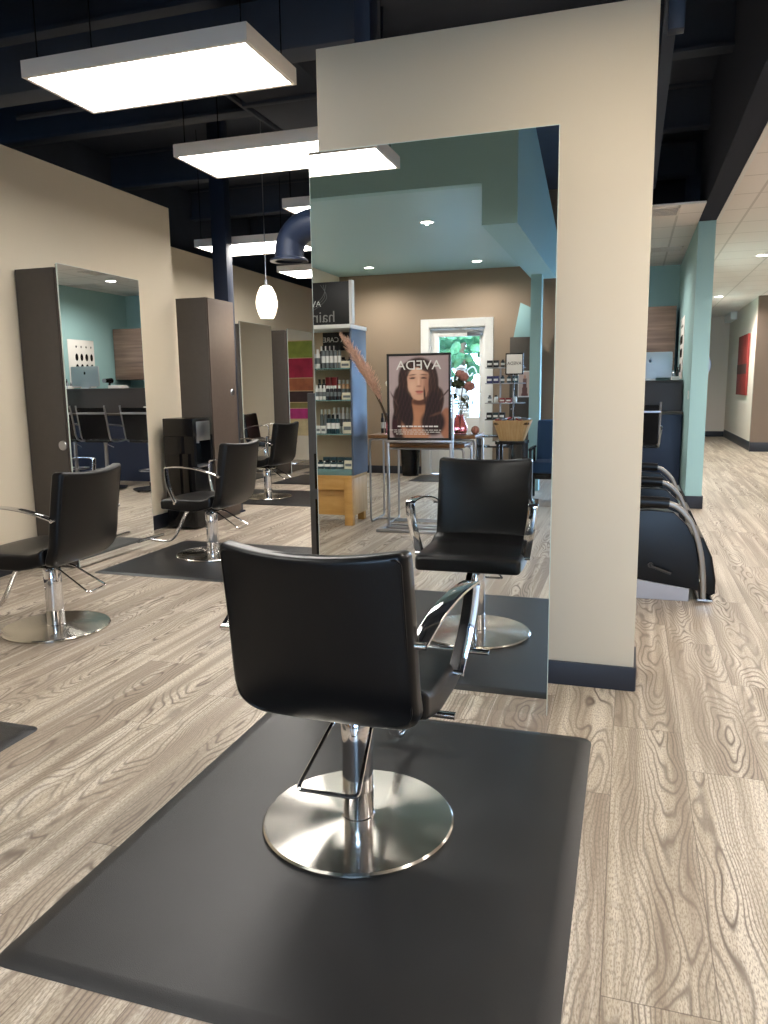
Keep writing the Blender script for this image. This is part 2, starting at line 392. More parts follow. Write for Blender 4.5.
struct('trim_3', MB().box(2.35, 21.6, 3.05, 2.50, 23.0, 3.24), MT['white'])
# column wall that carries the mirror
struct('wall_station', MB().box(-1.49, 3.677, 0, 0.062, 3.98, 3.05, 0.004), MT['cream'])
def baseboard(n, *b): struct('baseboard_' + n, MB().box(*b, 0.004), MT['baseboard'])
struct('baseboard_station', MB().prism([(-1.503, 3.99), (-1.503, 3.664), (0.062, 3.664), (0.072, 3.668), (0.076, 3.678), (0.076, 3.99)], 'z', 0, 0.118, 0.003), MT['baseboard'])
baseboard('west', -4.74, -5.94, 0, -4.722, 7.44, 0.15)
baseboard('west_end', -4.90, 7.44, 0, -4.722, 7.452, 0.15)
baseboard('northwest', -5.95, 7.5, 0, -5.932, 14.6, 0.15)
baseboard('partition_south', 0.645, 9.565, 0, 0.855, 9.58, 0.15)
baseboard('partition_west', 0.645, 9.58, 0, 0.66, 12.88, 0.15)
baseboard('partition_east', 0.84, 9.58, 0, 0.855, 23.0, 0.15)
baseboard('far_north', 0.855, 22.985, 0, 2.5, 23.0, 0.15)
baseboard('corridor_east', 2.485, 18.0, 0, 2.50, 22.98, 0.20)
baseboard('corridor_south', 2.470, 17.985, 0, 6.9, 18.0, 0.20)
# south wall with the entrance door and an added, unseen shop front window for daylight
YS = -5.94
def wall_holes(name, x0, x1, y0, y1, z1, holes, m):
    xs = sorted({x0, x1, *[h[0] for h in holes], *[h[1] for h in holes]}); mb = MB()
    for a, b in zip(xs, xs[1:]):
        hs = [h for h in holes if h[0] <= a and b <= h[1]]
        if not hs: mb.box(a, y0, 0, b, y1, z1)
        else:
            h = hs[0]
            if h[2] > 0: mb.box(a, y0, 0, b, y1, h[2])
            mb.box(a, y0, h[3], b, y1, z1)
    return struct(name, mb, m)
wall_holes('wall_south', -4.90, 6.9, YS - 0.16, YS, DECK, [(-3.21, -2.23, 0, 2.43), (-0.5, 3.0, 0.4, 2.9)], MT['taupe'])
struct('ceiling_entrance', MB().box(-4.74, YS, 3.30, -1.37, -0.92, 3.38), MT['teal_ceiling'])
struct('wall_fascia', MB().box(-4.74, -0.92, 3.30, -1.37, -0.80, DECK), MT['teal'])
struct('wall_entrance_beam', MB().prism([(-0.80, 2.925), (-0.80, 4.40), (-4.67, 3.53), (-4.67, 2.925)], 'x', -1.37, -1.04), MT['teal'])
struct('wall_entrance_post', MB().box(-1.325, -4.36, 0, -1.18, -4.18, 2.925), MT['teal'])
baseboard('south_a', -4.722, YS, 0, -3.33, YS + 0.015, 0.13)
baseboard('south_b', -2.12, YS, 0, -0.4, YS + 0.015, 0.13)
mb = MB()
for b in ((-0.5, -0.42), (0.62, 0.70), (1.80, 1.88), (2.92, 3.0)): mb.box(b[0], YS - 0.12, 0.4, b[1], YS - 0.02, 2.9, 0.005)
mb.box(-0.5, YS - 0.12, 0.4, 3.0, YS - 0.02, 0.48).box(-0.5, YS - 0.12, 2.82, 3.0, YS - 0.02, 2.9)
struct('added_window_1', mb, MT['white'])  # added window, out of view, put in to bring daylight
# entrance door
mb = MB()
for x0, x1 in ((-3.32, -3.19), (-2.25, -2.12)): mb.box(x0, YS, 0, x1, YS + 0.03, 2.545, 0.004)
mb.box(-3.19, YS, 2.41, -2.25, YS + 0.03, 2.545, 0.004)
mb.box(-3.21, YS - 0.15, 0, -3.17, YS, 2.42).box(-2.27, YS - 0.15, 0, -2.23, YS, 2.42).box(-3.21, YS - 0.15, 2.385, -2.23, YS, 2.42)
struct('trim_4', mb, MT['white'])
dx0, dx1 = -3.165, -2.275
mb = MB().box(dx0, YS - 0.10, 0.01, dx0 + 0.13, YS - 0.05, 2.38, 0.004).box(dx1 - 0.08, YS - 0.10, 0.01, dx1, YS - 0.05, 2.38, 0.004)
mb.box(dx0 + 0.13, YS - 0.10, 0.01, dx1 - 0.08, YS - 0.05, 0.95, 0.004).box(dx0 + 0.13, YS - 0.10, 2.26, dx1 - 0.08, YS - 0.05, 2.38, 0.004)
door = struct('door_1', mb, MT['white'])
MB().box(dx0 + 0.13, YS - 0.08, 0.95, dx1 - 0.08, YS - 0.07, 2.26).build('door_pane', MT['glass'], door)
MB().box(dx0 + 0.17, YS - 0.05, 0.15, dx1 - 0.17, YS - 0.043, 0.80, 0.003).build('door_panel', MT['white'], door)
mb = MB().box(-2.55, YS - 0.05, 2.27, -2.30, YS - 0.0, 2.33, 0.005)
mb.tube([(-2.32, YS + 0.0, 2.33), (-2.62, YS + 0.10, 2.37), (-2.75, YS + 0.01, 2.40)], 0.008)
mb.build('door_closer', MT['steel'], door)
MB().cyl((dx0 + 0.06, YS - 0.05, 1.05), (dx0 + 0.06, YS + 0.0, 1.05), 0.025).tube([(dx0 + 0.06, YS, 1.05), (dx0 + 0.17, YS, 1.05)], 0.009).build('door_handle', MT['steel'], door)
# white curling emblem and lines on the glass
mb = MB()
c0 = Vector((-2.60, YS - 0.066, 1.55))
def P2(a, b): return c0 + Vector((-a, 0, b))
mb.tube(smooth_path([P2(-0.02, 0.20), P2(0.12, 0.20), P2(0.13, 0.05), P2(0.02, 0.02), P2(0.14, -0.06), P2(0.12, -0.22), P2(-0.04, -0.22)], 6), 0.022, 8)
mb.tube(smooth_path([P2(-0.20, 0.12), P2(-0.14, 0.22), P2(-0.04, 0.16), P2(-0.08, 0.07), P2(-0.13, 0.12)], 6), 0.012, 8)
mb.tube(smooth_path([P2(-0.20, 0.12), P2(-0.16, 0.0), P2(-0.18, -0.14), P2(-0.28, -0.20), P2(-0.30, -0.10), P2(-0.24, -0.08)], 6), 0.012, 8)
mb.prism([(c0.x - 0.10 * math.cos(t) - 0.06, c0.z + 0.26 * math.sin(t)) for t in [k * PI / 12 for k in range(24)]], 'y', c0.y - 0.001, c0.y - 0.003)
mb.build('window_emblem', MT['vinyl'], door)
mb = MB(); random.seed(3)
for r in range(5):
    x = dx1 - 0.17
    while x > dx0 + 0.22:
        wd = random.uniform(0.02, 0.07); mb.box(x - wd, c0.y, 1.20 - r * 0.045, x, c0.y + 0.001, 1.225 - r * 0.045); x -= wd + 0.015
mb.build('window_notice', MT['vinyl'], door)

# ------------------------------------------------------------------ open ceiling: beams, ducts, pipes
def steel_beam(label, *b):
    mb = MB(); x0, y0, z0, x1, y1, z1 = b
    mb.box(x0, y0, z0, x1, y1, z0 + 0.03, 0.003).box(x0, y0, z1 - 0.03, x1, y1, z1, 0.003)
    if x1 - x0 > y1 - y0: mb.box(x0, (y0 + y1) / 2 - 0.01, z0 + 0.03, x1, (y0 + y1) / 2 + 0.01, z1 - 0.03)
    else: mb.box((x0 + x1) / 2 - 0.01, y0, z0 + 0.03, (x0 + x1) / 2 + 0.01, y1, z1 - 0.03)
    tag(mb.build('steel_joist', MT['navy']), label, 'joist', 'navy joists under the dark roof deck', 'structure')
for k, y in enumerate((1.2, 3.0, 4.9, 6.8, 8.7, 10.6, 12.5)):
    steel_beam('navy steel joist', -6.4, y, 3.98, 0.66, y + 0.16, DECK)
t = thing('rectangular_air_duct', 'broad slate-navy rectangular duct above the nearest light panel', 'air duct')
MB().box(-4.3, 1.6, 3.62, -2.75, 3.3, 3.94, 0.01).build('duct_box', MT['navy'], t)
MB().box(-4.34, 2.35, 3.60, -2.71, 2.42, 3.96, 0.004).build('duct_flange', MT['navy'], t)
t = thing('rectangular_air_duct', 'long navy rectangular duct running over the second light panel towards the back', 'air duct')
MB().box(-2.80, 4.9, 3.55, -2.15, 12.0, 3.90, 0.01).build('duct_box', MT['navy'], t)
for y in (5.5, 7.5, 9.5): MB().box(-2.83, y, 3.53, -2.12, y + 0.05, 3.92, 0.004).build('duct_flange', MT['navy'], t)
tag(MB().box(-4.72, 4.55, 3.45, -1.5, 4.75, 3.75, 0.01).build('cross_beam', MT['navy']), 'slate-navy cross beam just behind the second light panel', 'beam', kind='structure')
t = thing('flexible_air_duct', 'navy round duct elbow with a flanged mouth hanging beside the small pendant', 'air duct', (-2.87, 6.35, 0))
cen = smooth_path([(0.0, 0, 2.56), (0.01, 0, 2.66), (0.05, 0.0, 2.75), (0.16, -0.02, 2.82), (0.40, -0.05, 2.84), (1.1, -0.1, 2.84)], 8)
MB().tube(cen, 0.125, 20).build('duct_tube', MT['navy_post'], t)
MB().lathe([(0.12, 0), (0.165, 0.0), (0.165, 0.015), (0.13, 0.03), (0.12, 0.03)], (0, 0, 2.545), 28).build('mouth_flange', MT['navy_post'], t)
MB().tube([(0.9, -0.09, 2.84), (0.9, -0.09, DECK)], 0.012).build('hanger_rod', MT['navy_post'], t)
def pipe(label, pts, r=0.02):
    tag(MB().tube(corner_path(pts, 0.08), r, 8).build('ceiling_pipe', MT['navy']), label, 'pipe')
pipe('thin navy conduit running across above the nearest light panel', [(-4.7, 2.0, 3.35), (-3.2, 2.2, 3.5), (-1.0, 2.6, 3.7), (0.5, 2.6, 3.7)], 0.02)
pipe('navy sprinkler pipe crossing above the second light panel', [(-4.7, 5.3, 3.6), (-2.9, 5.3, 3.6), (-2.9, 9.5, 3.6)], 0.025)
pipe('square-bent navy conduit high in the dark void right of the mirror wall', [(0.62, 3.4, 3.9), (0.32, 3.4, 3.9), (0.32, 3.4, 4.38)], 0.02)
pipe('navy drain pipe lying across the dark void right of the mirror wall', [(0.66, 3.9, 3.85), (0.38, 3.95, 3.85), (0.25, 3.95, 4.3)], 0.05)
tag(MB().box(-1.32, 3.75, 3.05, -1.24, 3.87, DECK, 0.003).build('steel_hanger', MT['navy_post']), 'short navy steel stud standing on the top of the mirror wall', 'post', kind='structure')
tag(MB().box(0.10, 3.9, 3.0, 0.17, 3.97, DECK, 0.003).box(0.10, 3.9, 3.4, 0.17, 8.6, 3.47).build('steel_hanger', MT['navy_post']), 'navy rail running back right behind the edge of the mirror wall', 'rail', kind='structure')
tag(MB().box(-4.58, 8.03, 0, -4.40, 8.17, DECK, 0.006).box(-4.60, 8.01, 0, -4.38, 8.19, 0.02).build('support_post', MT['navy_post']), 'square navy steel post rising behind the tall cabinet', 'post')

# ------------------------------------------------------------------ light panels
def light_panel(name, label, x0, x1, y0, y1, z, m='panel'):
    cx, cy = (x0 + x1) / 2, (y0 + y1) / 2; hx, hy = (x1 - x0) / 2, (y1 - y0) / 2
    t = thing(name, label, 'ceiling light', (cx, cy, z), 0, 'suspended rectangular light panels')
    b = MB(); T = 0.085; e = 0.022
    b.box(-hx, -hy, 0, hx, -hy + e, T).box(-hx, hy - e, 0, hx, hy, T).box(-hx, -hy + e, 0, -hx + e, hy - e, T).box(hx - e, -hy + e, 0, hx, hy - e, T).box(-hx + e, -hy + e, T - 0.01, hx - e, hy - e, T)
    b.build('housing', MT['offwhite'], t)
    MB().box(-hx + e, -hy + e, 0.006, hx - e, hy - e, 0.016).build('diffuser', MT[m], t)
    for sx in (-1, 1):
        for sy in (-1, 1):
            MB().cyl((sx * (hx - 0.06), sy * (hy - 0.06), T), (sx * (hx - 0.06), sy * (hy - 0.06), DECK - z), 0.0035, 6).build('suspension_cable', MT['black'], t)
    return t
ZL = 3.1
f = (ZL - 1.45) / (2.9 - 1.45)
for lab, a in (
    ('nearest and largest-looking of the glowing ceiling panels, at the top left', (-2.759, -1.59, 3.16, 3.67)),
    ('second glowing ceiling panel, cut by the left edge of the mirror wall', (-2.79, -1.63, 4.47, 5.01)),
    ('third glowing ceiling panel, only its left corner showing beside the big mirror', (-2.745, -1.58, 5.97, 6.58)),
    ('glowing ceiling panel crossed by the navy post', (-4.32, -3.2, 7.22, 7.86)),
    ('farthest glowing ceiling panel, low behind the mouth of the round duct', (-4.28, -3.2, 9.08, 9.72)),
    ('glowing ceiling panel seen only as a reflection at the top of the big mirror', (-2.65, -1.525, (6.56 - 5.215) , (6.56 - 4.72)))):
    x0, x1, y0, y1 = a
    if 'reflection' in lab:
        yv1, yv0 = (6.56 - y0) * f, (6.56 - y1) * f
        light_panel('ceiling_light', lab, x0 * f, x1 * f, 6.56 - yv1, 6.56 - yv0, ZL)
    else: light_panel('ceiling_light', lab, x0 * f, x1 * f, y0 * f, y1 * f, ZL)

light_panel('ceiling_light', 'added unseen light panel above the foreground chair, outside the top of the picture', -0.45, 0.45, 2.35, 2.95, ZL, 'added_warm_panel')  # added out of view to brighten and warm the mirror wall
def downlight(label, x, y, z, power=DOWN_POWER, r=0.085, grp='round recessed downlights'):
    t = thing('downlight', label, 'ceiling light', (x, y, z), 0, grp)
    MB().lathe([(r * 0.8, 0.0), (r * 0.8, -0.006), (r, -0.006), (r * 1.05, 0.0), (r * 0.8, 0.0)], n=28).build('trim_ring', MT['white'], t)
    MB().lathe([(0, -0.003), (r * 0.8, -0.003), (r * 0.8, 0.0), (0, 0.0)], n=28).build('lens', MT['downlens'], t)
    lamp('bulb', 'SPOT', (0, 0, -0.02), power, (1, 0.92, 0.84), parent=t, spot_size=math.radians(160), spot_blend=0.8, shadow_soft_size=0.015)
for lab, x, y in (('recessed downlight nearest the mirror in the teal entrance ceiling', -2.266, 6.56 - 8.817),
                  ('recessed downlight over the left end of the entrance, beside the cream wall', -3.941, 6.56 - 11.705),
                  ('recessed downlight close to the entrance door and the teal beam', -2.25, 6.56 - 11.735)):
    downlight(lab, x, y, 3.30, 70)
for lab, x, y, p in (('nearer bright downlight in the tiled corridor ceiling, at the right edge', 1.724, 12.4, 200),
                  ('farther bright downlight in the tiled corridor ceiling, before the far wall', 1.692, 17.82, 260),
                  ('downlight over the reception desk, seen in the mirror of the left wall', -0.41, 11.04, 80)):
    downlight(lab, x, y, 3.24, p, 0.10)
# round corridor and side-room lights added out of the frame for more light
for k, (x, y) in enumerate(((1.72, 7.4), (4.6, 14.0), (1.72, 2.2))):
    downlight(('added recessed corridor downlight, unseen outside the frame, beside the shampoo chairs', 'added recessed downlight, unseen outside the frame, right of the taupe corridor corner', 'added recessed corridor downlight, unseen outside the frame, right of the foreground')[k], x, y, 3.24, 200, 0.10, 'added corridor downlights out of view')

for k, y in enumerate((3.0, 7.0, 11.0, 15.0)):  # panels added out of view to raise the ambient light
    q_ = light_panel('ceiling_light', ('added unseen light panel in the side room on the right, nearest the camera', 'added unseen light panel in the side room on the right, level with the shampoo chairs', 'added unseen light panel in the side room on the right, level with the reception desk', 'added unseen light panel in the side room on the right, before the taupe corner wall')[k], 3.6, 4.9, y, y + 0.65, 3.06)
    q_['group'] = 'added unseen light panels of the side room'
def pendant(label, x, y, z, r, h):
    t = thing('pendant_lamp', label, 'pendant lamp', (x, y, z), 0, 'opal glass pendants')
    pr = [(0.0, 0.52), (0.30, 0.50), (0.55, 0.46), (0.85, 0.25), (1.0, 0.0), (0.98, -0.15), (0.80, -0.38), (0.62, -0.50), (0.56, -0.50)]
    MB().lathe([(a * r, b * h) for a, b in pr], n=28).build('glass_shade', MT['pendant'], t)
    MB().cyl((0, 0, h * 0.5), (0, 0, h * 0.5 + 0.06), 0.02, 16).build('socket_cap', MT['steel'], t)
    MB().cyl((0, 0, h * 0.5 + 0.06), (0, 0, DECK - z), 0.006, 8).build('stem_rod', MT['steel'], t)
    lamp('bulb', 'POINT', (0, 0, -h * 0.62), 6, (1, 0.85, 0.65), parent=t, shadow_soft_size=0.05)
pendant('small barrel-shaped white glass pendant on a thin rod beside the navy post', -3.93, 8.05, 2.42, 0.122, 0.35)
pendant('second white glass pendant, almost wholly hidden by the big mirror', -3.62, 10.0, 2.42, 0.122, 0.35)
def vent(label, x0, x1, y0, y1, z):
    t = thing('air_vent', label, 'vent', ((x0 + x1) / 2, (y0 + y1) / 2, z), 0)
    hx, hy = (x1 - x0) / 2, (y1 - y0) / 2; n = 6
    MB().box(-hx, -hy, -0.012, hx, -hy + 0.02, 0).box(-hx, hy - 0.02, -0.012, hx, hy, 0).box(-hx, -hy, -0.012, -hx + 0.02, hy, 0).box(hx - 0.02, -hy, -0.012, hx, hy, 0).build('vent_frame', MT['offwhite'], t)
    mb = MB()
    for k in range(n):
        yy = -hy + 0.03 + (2 * hy - 0.06) * k / (n - 1); mb.box(-hx + 0.02, yy - 0.008, -0.010, hx - 0.02, yy + 0.008, -0.002)
    mb.build('vent_slats', MT['offwhite'], t)
    MB().box(-hx + 0.02, -hy + 0.02, -0.002, hx - 0.02, hy - 0.02, -0.0005).build('vent_backing', MT['black'], t)
vent('slotted grille in the nook ceiling by the front edge of the tiles', 0.02, 0.42, 8.75, 9.15, 3.24)
vent('long narrow air grille in the nook ceiling near the teal back wall', 0.05, 0.60, 11.2, 11.5, 3.24)
vent('pale air grille in the nook ceiling nearer the desk', -1.1, -0.6, 10.0, 10.4, 3.24)
t = thing('round_wall_mirror', 'round silver-framed mirror on the far corridor wall, half hidden by the teal partition', 'mirror', (1.74, 22.98, 1.95))
MB().lathe([(0.27, 0.0), (0.34, 0.0), (0.34, 0.03), (0.27, 0.03), (0.27, 0.0)], n=40).rot(PI / 2, 'X').build('mirror_frame', MT['steel'], t)
MB().lathe([(0.0, 0.004), (0.27, 0.004), (0.27, 0.014), (0.0, 0.014)], n=40).rot(PI / 2, 'X').build('mirror_glass', MT['mirror'], t)
t = thing('wall_canvas', 'red canvas with a dark band on the corridor side wall', 'picture', (2.50, 19.8, 1.86))
MB().box(-0.05, -0.78, -0.68, 0, 0.78, 0.68, 0.004).build('canvas', MT['red'], t)
MB().box(-0.053, -0.782, -0.20, -0.049, 0.782, 0.02).build('painted_band', MT['darkred'], t)

# ------------------------------------------------------------------ styling chairs
def styling_chair(label, loc, rz):
    t = thing('styling_chair', label, 'chair', loc, rz, 'black styling chairs')
    # backrest: padded panel, leaning back, curved round the sitter
    b = MB().prism(rrect(0.580, 0.555, (0.085, 0.085, 0.025, 0.025), 8, 0, 0.722), 'y', -0.036, 0.036, 0.020)
    b.cut('x', [-0.24 + 0.06 * k for k in range(9)]).cut('z', [0.475, 0.50, 0.53, 0.57, 0.62, 0.68, 0.75, 0.82, 0.90, 0.96])
    def fb(x, y, z):
        k = (z - 0.47) / 0.53; u = x / 0.2875
        yy = -0.262 - 0.075 * k - 0.03 * k * k + 0.05 * u * u * (0.35 + 0.65 * k)
        puff = 0.010 * (1 - u * u) * max(0, 1 - (2 * k - 1) ** 2); yy += y + (puff if y > 0 else -puff * 0.6)
        zz = z + (0.012 * u * u - 0.010 * (1 - u * u)) * max(0, k) ** 3
        if k < 0.25: yy += 0.045 * (1 - k / 0.25) ** 2
        return (x * (1 - 0.02 * k + 0.0), yy, zz)
    bk = b.deform(fb).build('backrest', MT['leather'], t, angle=50)
    # seam piping round the rear panel
    out = rrect(0.548, 0.513, (0.072, 0.072, 0.02, 0.02), 8, 0, 0.727)
    MB().tube([fb(x, -0.034, z) for x, z in out], 0.0035, 6, closed=True).build('piping', MT['leather'], bk)
    # seat cushion
    b = MB().prism(rrect(0.584, 0.505, (0.03, 0.03, 0.028, 0.028), 7, 0, 0.070), 'z', 0.430, 0.528, 0.020)
    b.cut('y', [-0.20, -0.17, -0.14, -0.08, 0.0, 0.08, 0.16, 0.22, 0.27]).cut('x', [-0.22, -0.12, 0, 0.12, 0.22])
    def fs(x, y, z):
        k = (y + 0.2125) / 0.535; u = x / 0.28; top = z > 0.475
        zz = z + (0.008 * (1 - u * u) if top else 0)
        if top: zz += 0.075 * max(0, 1 - k / 0.26) ** 2 - 0.004
        if not top: zz += 0.045 * max(0, 1 - k / 0.35) + 0.015 * max(0, (k - 0.75) / 0.25) - 0.006 * math.sin(PI * min(1, max(0, k)))
        zz += -0.012 * max(0, (k - 0.85) / 0.15) ** 2
        return (x, y, zz)
    b.deform(fs).build('seat', MT['leather'], t, angle=50)
    # flat chrome armrests
    for s in (-1, 1):
        P_ = ((0.296, -0.285, 0.735), (0.305, -0.20, 0.765), (0.315, -0.10, 0.790), (0.328, 0.02, 0.806), (0.338, 0.12, 0.808), (0.342, 0.192, 0.802), (0.343, 0.203, 0.792),
              (0.336, 0.204, 0.72), (0.324, 0.197, 0.64), (0.308, 0.172, 0.55), (0.299, 0.150, 0.500))
        pth = smooth_path([(s * a_, b_, c_) for a_, b_, c_ in P_[:6]], 5) + smooth_path([(s * a_, b_, c_) for a_, b_, c_ in P_[6:]], 5)
        a = MB().sweep(pth, rrect(0.054, 0.010, 0.003, 2), side=(1, 0, 0)).build('armrest', MT['chrome'], t)
        MB().cyl((s * 0.262, -0.282, 0.735), (s * 0.318, -0.282, 0.735), 0.011, 16).build('arm_bolt', MT['chrome'], a)
        MB().cyl((s * 0.270, 0.152, 0.498), (s * 0.326, 0.152, 0.498), 0.011, 16).build('arm_bolt', MT['chrome'], a)
    # hydraulic column
    MB().lathe([(0.0, 0.02), (0.056, 0.02), (0.056, 0.026), (0.0525, 0.028), (0.0525, 0.115), (0.0532, 0.116), (0.0532, 0.120), (0.0520, 0.121), (0.0520, 0.29), (0.0532, 0.291), (0.0532, 0.375),
                (0.050, 0.38), (0.0, 0.38)], n=40).build('hydraulic_column', MT['chrome'], t)
    MB().cyl((0, 0, 0.37), (0, 0, 0.43), 0.028).box(-0.11, -0.11, 0.405, 0.11, 0.11, 0.43, 0.004).build('seat_bracket', MT['black'], t)
    # base disc
    MB().lathe([(0.0, 0.0), (0.315, 0.0), (0.320, 0.004), (0.320, 0.010), (0.314, 0.016), (0.10, 0.024), (0.0, 0.024)], n=96).build('base_plate', MT['brushed'], t)
    # pump pedal: wire bail behind the column
    MB().tube(corner_path([(0.075, -0.02, 0.395), (0.085, -0.09, 0.385), (0.115, -0.30, 0.262), (-0.075, -0.31, 0.262), (-0.045, -0.09, 0.385), (-0.04, -0.02, 0.395)], 0.02, 4), 0.0065, 8).build('pump_pedal', MT['chrome'], t)
    MB().cyl((-0.06, 0.0, 0.385), (0.15, -0.01, 0.385), 0.009, 12).cyl((0.10, -0.01, 0.385), (0.15, -0.01, 0.385), 0.013, 12).build('brake_lever', MT['chrome'], t)
    # footrest
    fr = MB()
    rail = smooth_path([(0, 0.10, 0.405), (0, 0.21, 0.40), (0, 0.27, 0.345), (0, 0.34, 0.22), (0, 0.385, 0.15), (0, 0.44, 0.103), (0, 0.52, 0.093), (0, 0.64, 0.10)], 6)
    fr.sweep(rail, rrect(0.034, 0.018, 0.006, 3), side=(1, 0, 0))
    fr.build('footrest', MT['chrome'], t)
    MB().sweep([(-0.18, 0.65, 0.115), (0.18, 0.65, 0.115)], rrect(0.034, 0.026, 0.010, 4), side=(0, 1, 0)).build('footrest_bar', MT['chrome'], t)
    return t
chair = styling_chair('large black styling chair in the foreground, seen from behind on the big mat', (-0.822, 2.24, 0.012), math.radians(-1))
dup(chair, (-3.36, 3.76, 0.0), math.radians(92), 'black styling chair at the left edge, its steel base on bare wood floor')
dup(chair, (-3.47, 5.86, 0.012), math.radians(88), 'black styling chair on the second mat, facing the mirror of the left wall')
dup(chair, (-4.62, 9.30, 0.012), math.radians(84), 'small distant styling chair right of the navy post, third along the left wall')
dup(chair, (-4.72, 12.75, 0.012), math.radians(86), 'farthest styling chair, its seat and footrest just showing left of the big mirror')

# ------------------------------------------------------------------ anti-fatigue mats
def salon_mat(label, x0, y0, x1, y1):
    w_, h_ = x1 - x0, y1 - y0
    b = bmesh.new()
    rings = []
    for inset, z, r in ((0.0, 0.001, 0.05), (0.012, 0.006, 0.045), (0.05, 0.0125, 0.03), (0.055, 0.0125, 0.03)):
        rings.append([b.verts.new((x, y, z)) for x, y in rrect(w_ - 2 * inset, h_ - 2 * inset, r, 6)])
    for A, B in zip(rings, rings[1:]):
        for k in range(len(A)): b.faces.new((A[k], A[(k + 1) % len(A)], B[(k + 1) % len(A)], B[k]))
    b.faces.new(rings[-1]); b.faces.new(rings[0][::-1])
    m = MB(); m._add(b)
    o = m.build('salon_floor_mat', MT['rubber'], None, ((x0 + x1) / 2, (y0 + y1) / 2, 0), angle=60)
    return tag(o, label, 'floor mat', 'black rubber salon mats')
salon_mat('big black rubber mat under the foreground styling chair', -1.52, 1.36, -0.10, 3.10)
salon_mat('black mat whose corner just shows at the left edge of the picture', -4.1, 1.15, -2.40, 2.55)
salon_mat('black mat in front of the mirror on the left wall', -4.1, 5.03, -2.38, 6.40)
salon_mat('black mat under the distant chair beside the navy post', -5.3, 8.68, -3.55, 10.05)
salon_mat('thin-looking black mat on the far floor, behind the distant chair', -5.3, 10.72, -3.6, 12.0)
salon_mat('farthest black mat, under the chair half hidden by the big mirror', -5.4, 12.2, -3.7, 13.5)

# ------------------------------------------------------------------ mirrors and station cabinets
def wall_mirror(label, loc, rz, w_, h_, z0=0.012):
    """local: glass faces -Y"""
    t = thing('styling_mirror', label, 'mirror', loc, rz, 'frameless full-height styling mirrors')
    MB().box(-w_ / 2, 0.0, z0, w_ / 2, 0.006, z0 + h_).build('mirror_glass', MT['mirror'], t, flat=True)
    b = MB(); e = 0.006
    b.box(-w_ / 2 - 0.003, 0.0005, z0, -w_ / 2 - 0.0002, 0.010, z0 + h_).box(w_ / 2 + 0.0002, 0.0005, z0, w_ / 2 + 0.003, 0.010, z0 + h_).box(-w_ / 2, 0.0005, z0 + h_, w_ / 2, 0.010, z0 + h_ + 0.003)
    b.build('polished_edge', MT['glassedge'], t)
    MB().box(-w_ / 2 + 0.004, 0.0065, z0 + 0.004, w_ / 2 - 0.004, 0.022, z0 + h_ - 0.004).build('backing_panel', MT['backing'], t)
    return t
wall_mirror('tall frameless mirror on the free-standing cream wall, reflecting the chair and the shop', (-0.838, 3.28, 0), 0, 1.068, 2.464, 0.0)
wall_mirror('frameless mirror on the left wall, reflecting the teal nook and reception desk', (-4.30, 5.665, 0), math.radians(90), 1.052, 2.432)
wall_mirror('narrow-looking cream-reflecting mirror right of the navy post', (-5.53, 10.93, 0), math.radians(90), 1.05, 2.44)
wall_mirror('farthest mirror, reflecting the striped painting', (-5.53, 12.60, 0), math.radians(90), 1.05, 2.44)
# cabinet behind the big mirror
t = thing('styling_cabinet', 'dark cabinet behind the big mirror, a thin strip with black niches', 'cabinet', (-0.97, 3.497, 0))
MB().box(-0.458, -0.185, 0, 0.40, 0.179, 1.43, 0.003).build('cabinet_body', MT['laminate'], t)
for z0, z1 in ((0.985, 1.15), (0.06, 0.935)): MB().box(-0.430, -0.187, z0, -0.30, -0.183, z1).build('niche_panel', MT['gloss_black'], t)
MB().box(-0.415, -0.192, 0.905, -0.395, -0.187, 0.932, 0.001).build('hinge_plate', MT['steel'], t)
def tall_cabinet(label, loc, rz, w_, d_, h_, knob=None, body='laminate', front='laminate2'):
    """local: back at y=0, front faces -Y"""
    t = thing('station_cabinet', label, 'cabinet', loc, rz, 'tall dark station cabinets')
    MB().box(-w_ / 2, -d_ + 0.02, 0, w_ / 2, 0, h_, 0.002).build('cabinet_body', MT[body], t)
    d = MB().box(-w_ / 2 + 0.003, -d_, 0.05, w_ / 2 - 0.003, -d_ + 0.018, h_ - 0.003, 0.002).build('door', MT[front], t)
    if knob: MB().lathe([(0, 0.012), (0.035, 0.012), (0.040, 0.006), (0.040, 0.0), (0, 0)], n=24).rot(PI / 2, 'X').deform(lambda x, y, z: (x + knob[0], y - d_ , z + knob[1])).build('round_pull', MT['steel'], d)
    return t
# facing +X : rotate +90deg about Z (local -Y -> +X)
c1 = tall_cabinet('tall dark cabinet behind the mirror of the left wall, its side showing beside the glass', (-4.722, 5.64, 0), math.radians(90), 0.98, 0.395, 2.42)
tall_cabinet('tall taupe cabinet with a round pull, standing before the navy post', (-4.722, 7.73, 0), math.radians(90), 0.56, 0.39, 2.43, (0.17, 1.42))
tall_cabinet('dark cabinet edge behind the cream-reflecting mirror', (-5.93, 10.93, 0), math.radians(90), 0.96, 0.37, 2.42)
tall_cabinet('far dark cabinet side between the two distant mirrors', (-5.93, 12.58, 0), math.radians(90), 1.04, 0.37, 2.43)
MB().lathe([(0, 0.012), (0.035, 0.012), (0.040, 0.006), (0.040, 0.0), (0, 0)], n=24).rot(-PI / 2, 'Y').deform(lambda x, y, z: (x - 0.493, y - 0.34, z + 1.02)).build('round_pull', MT['steel'], c1)
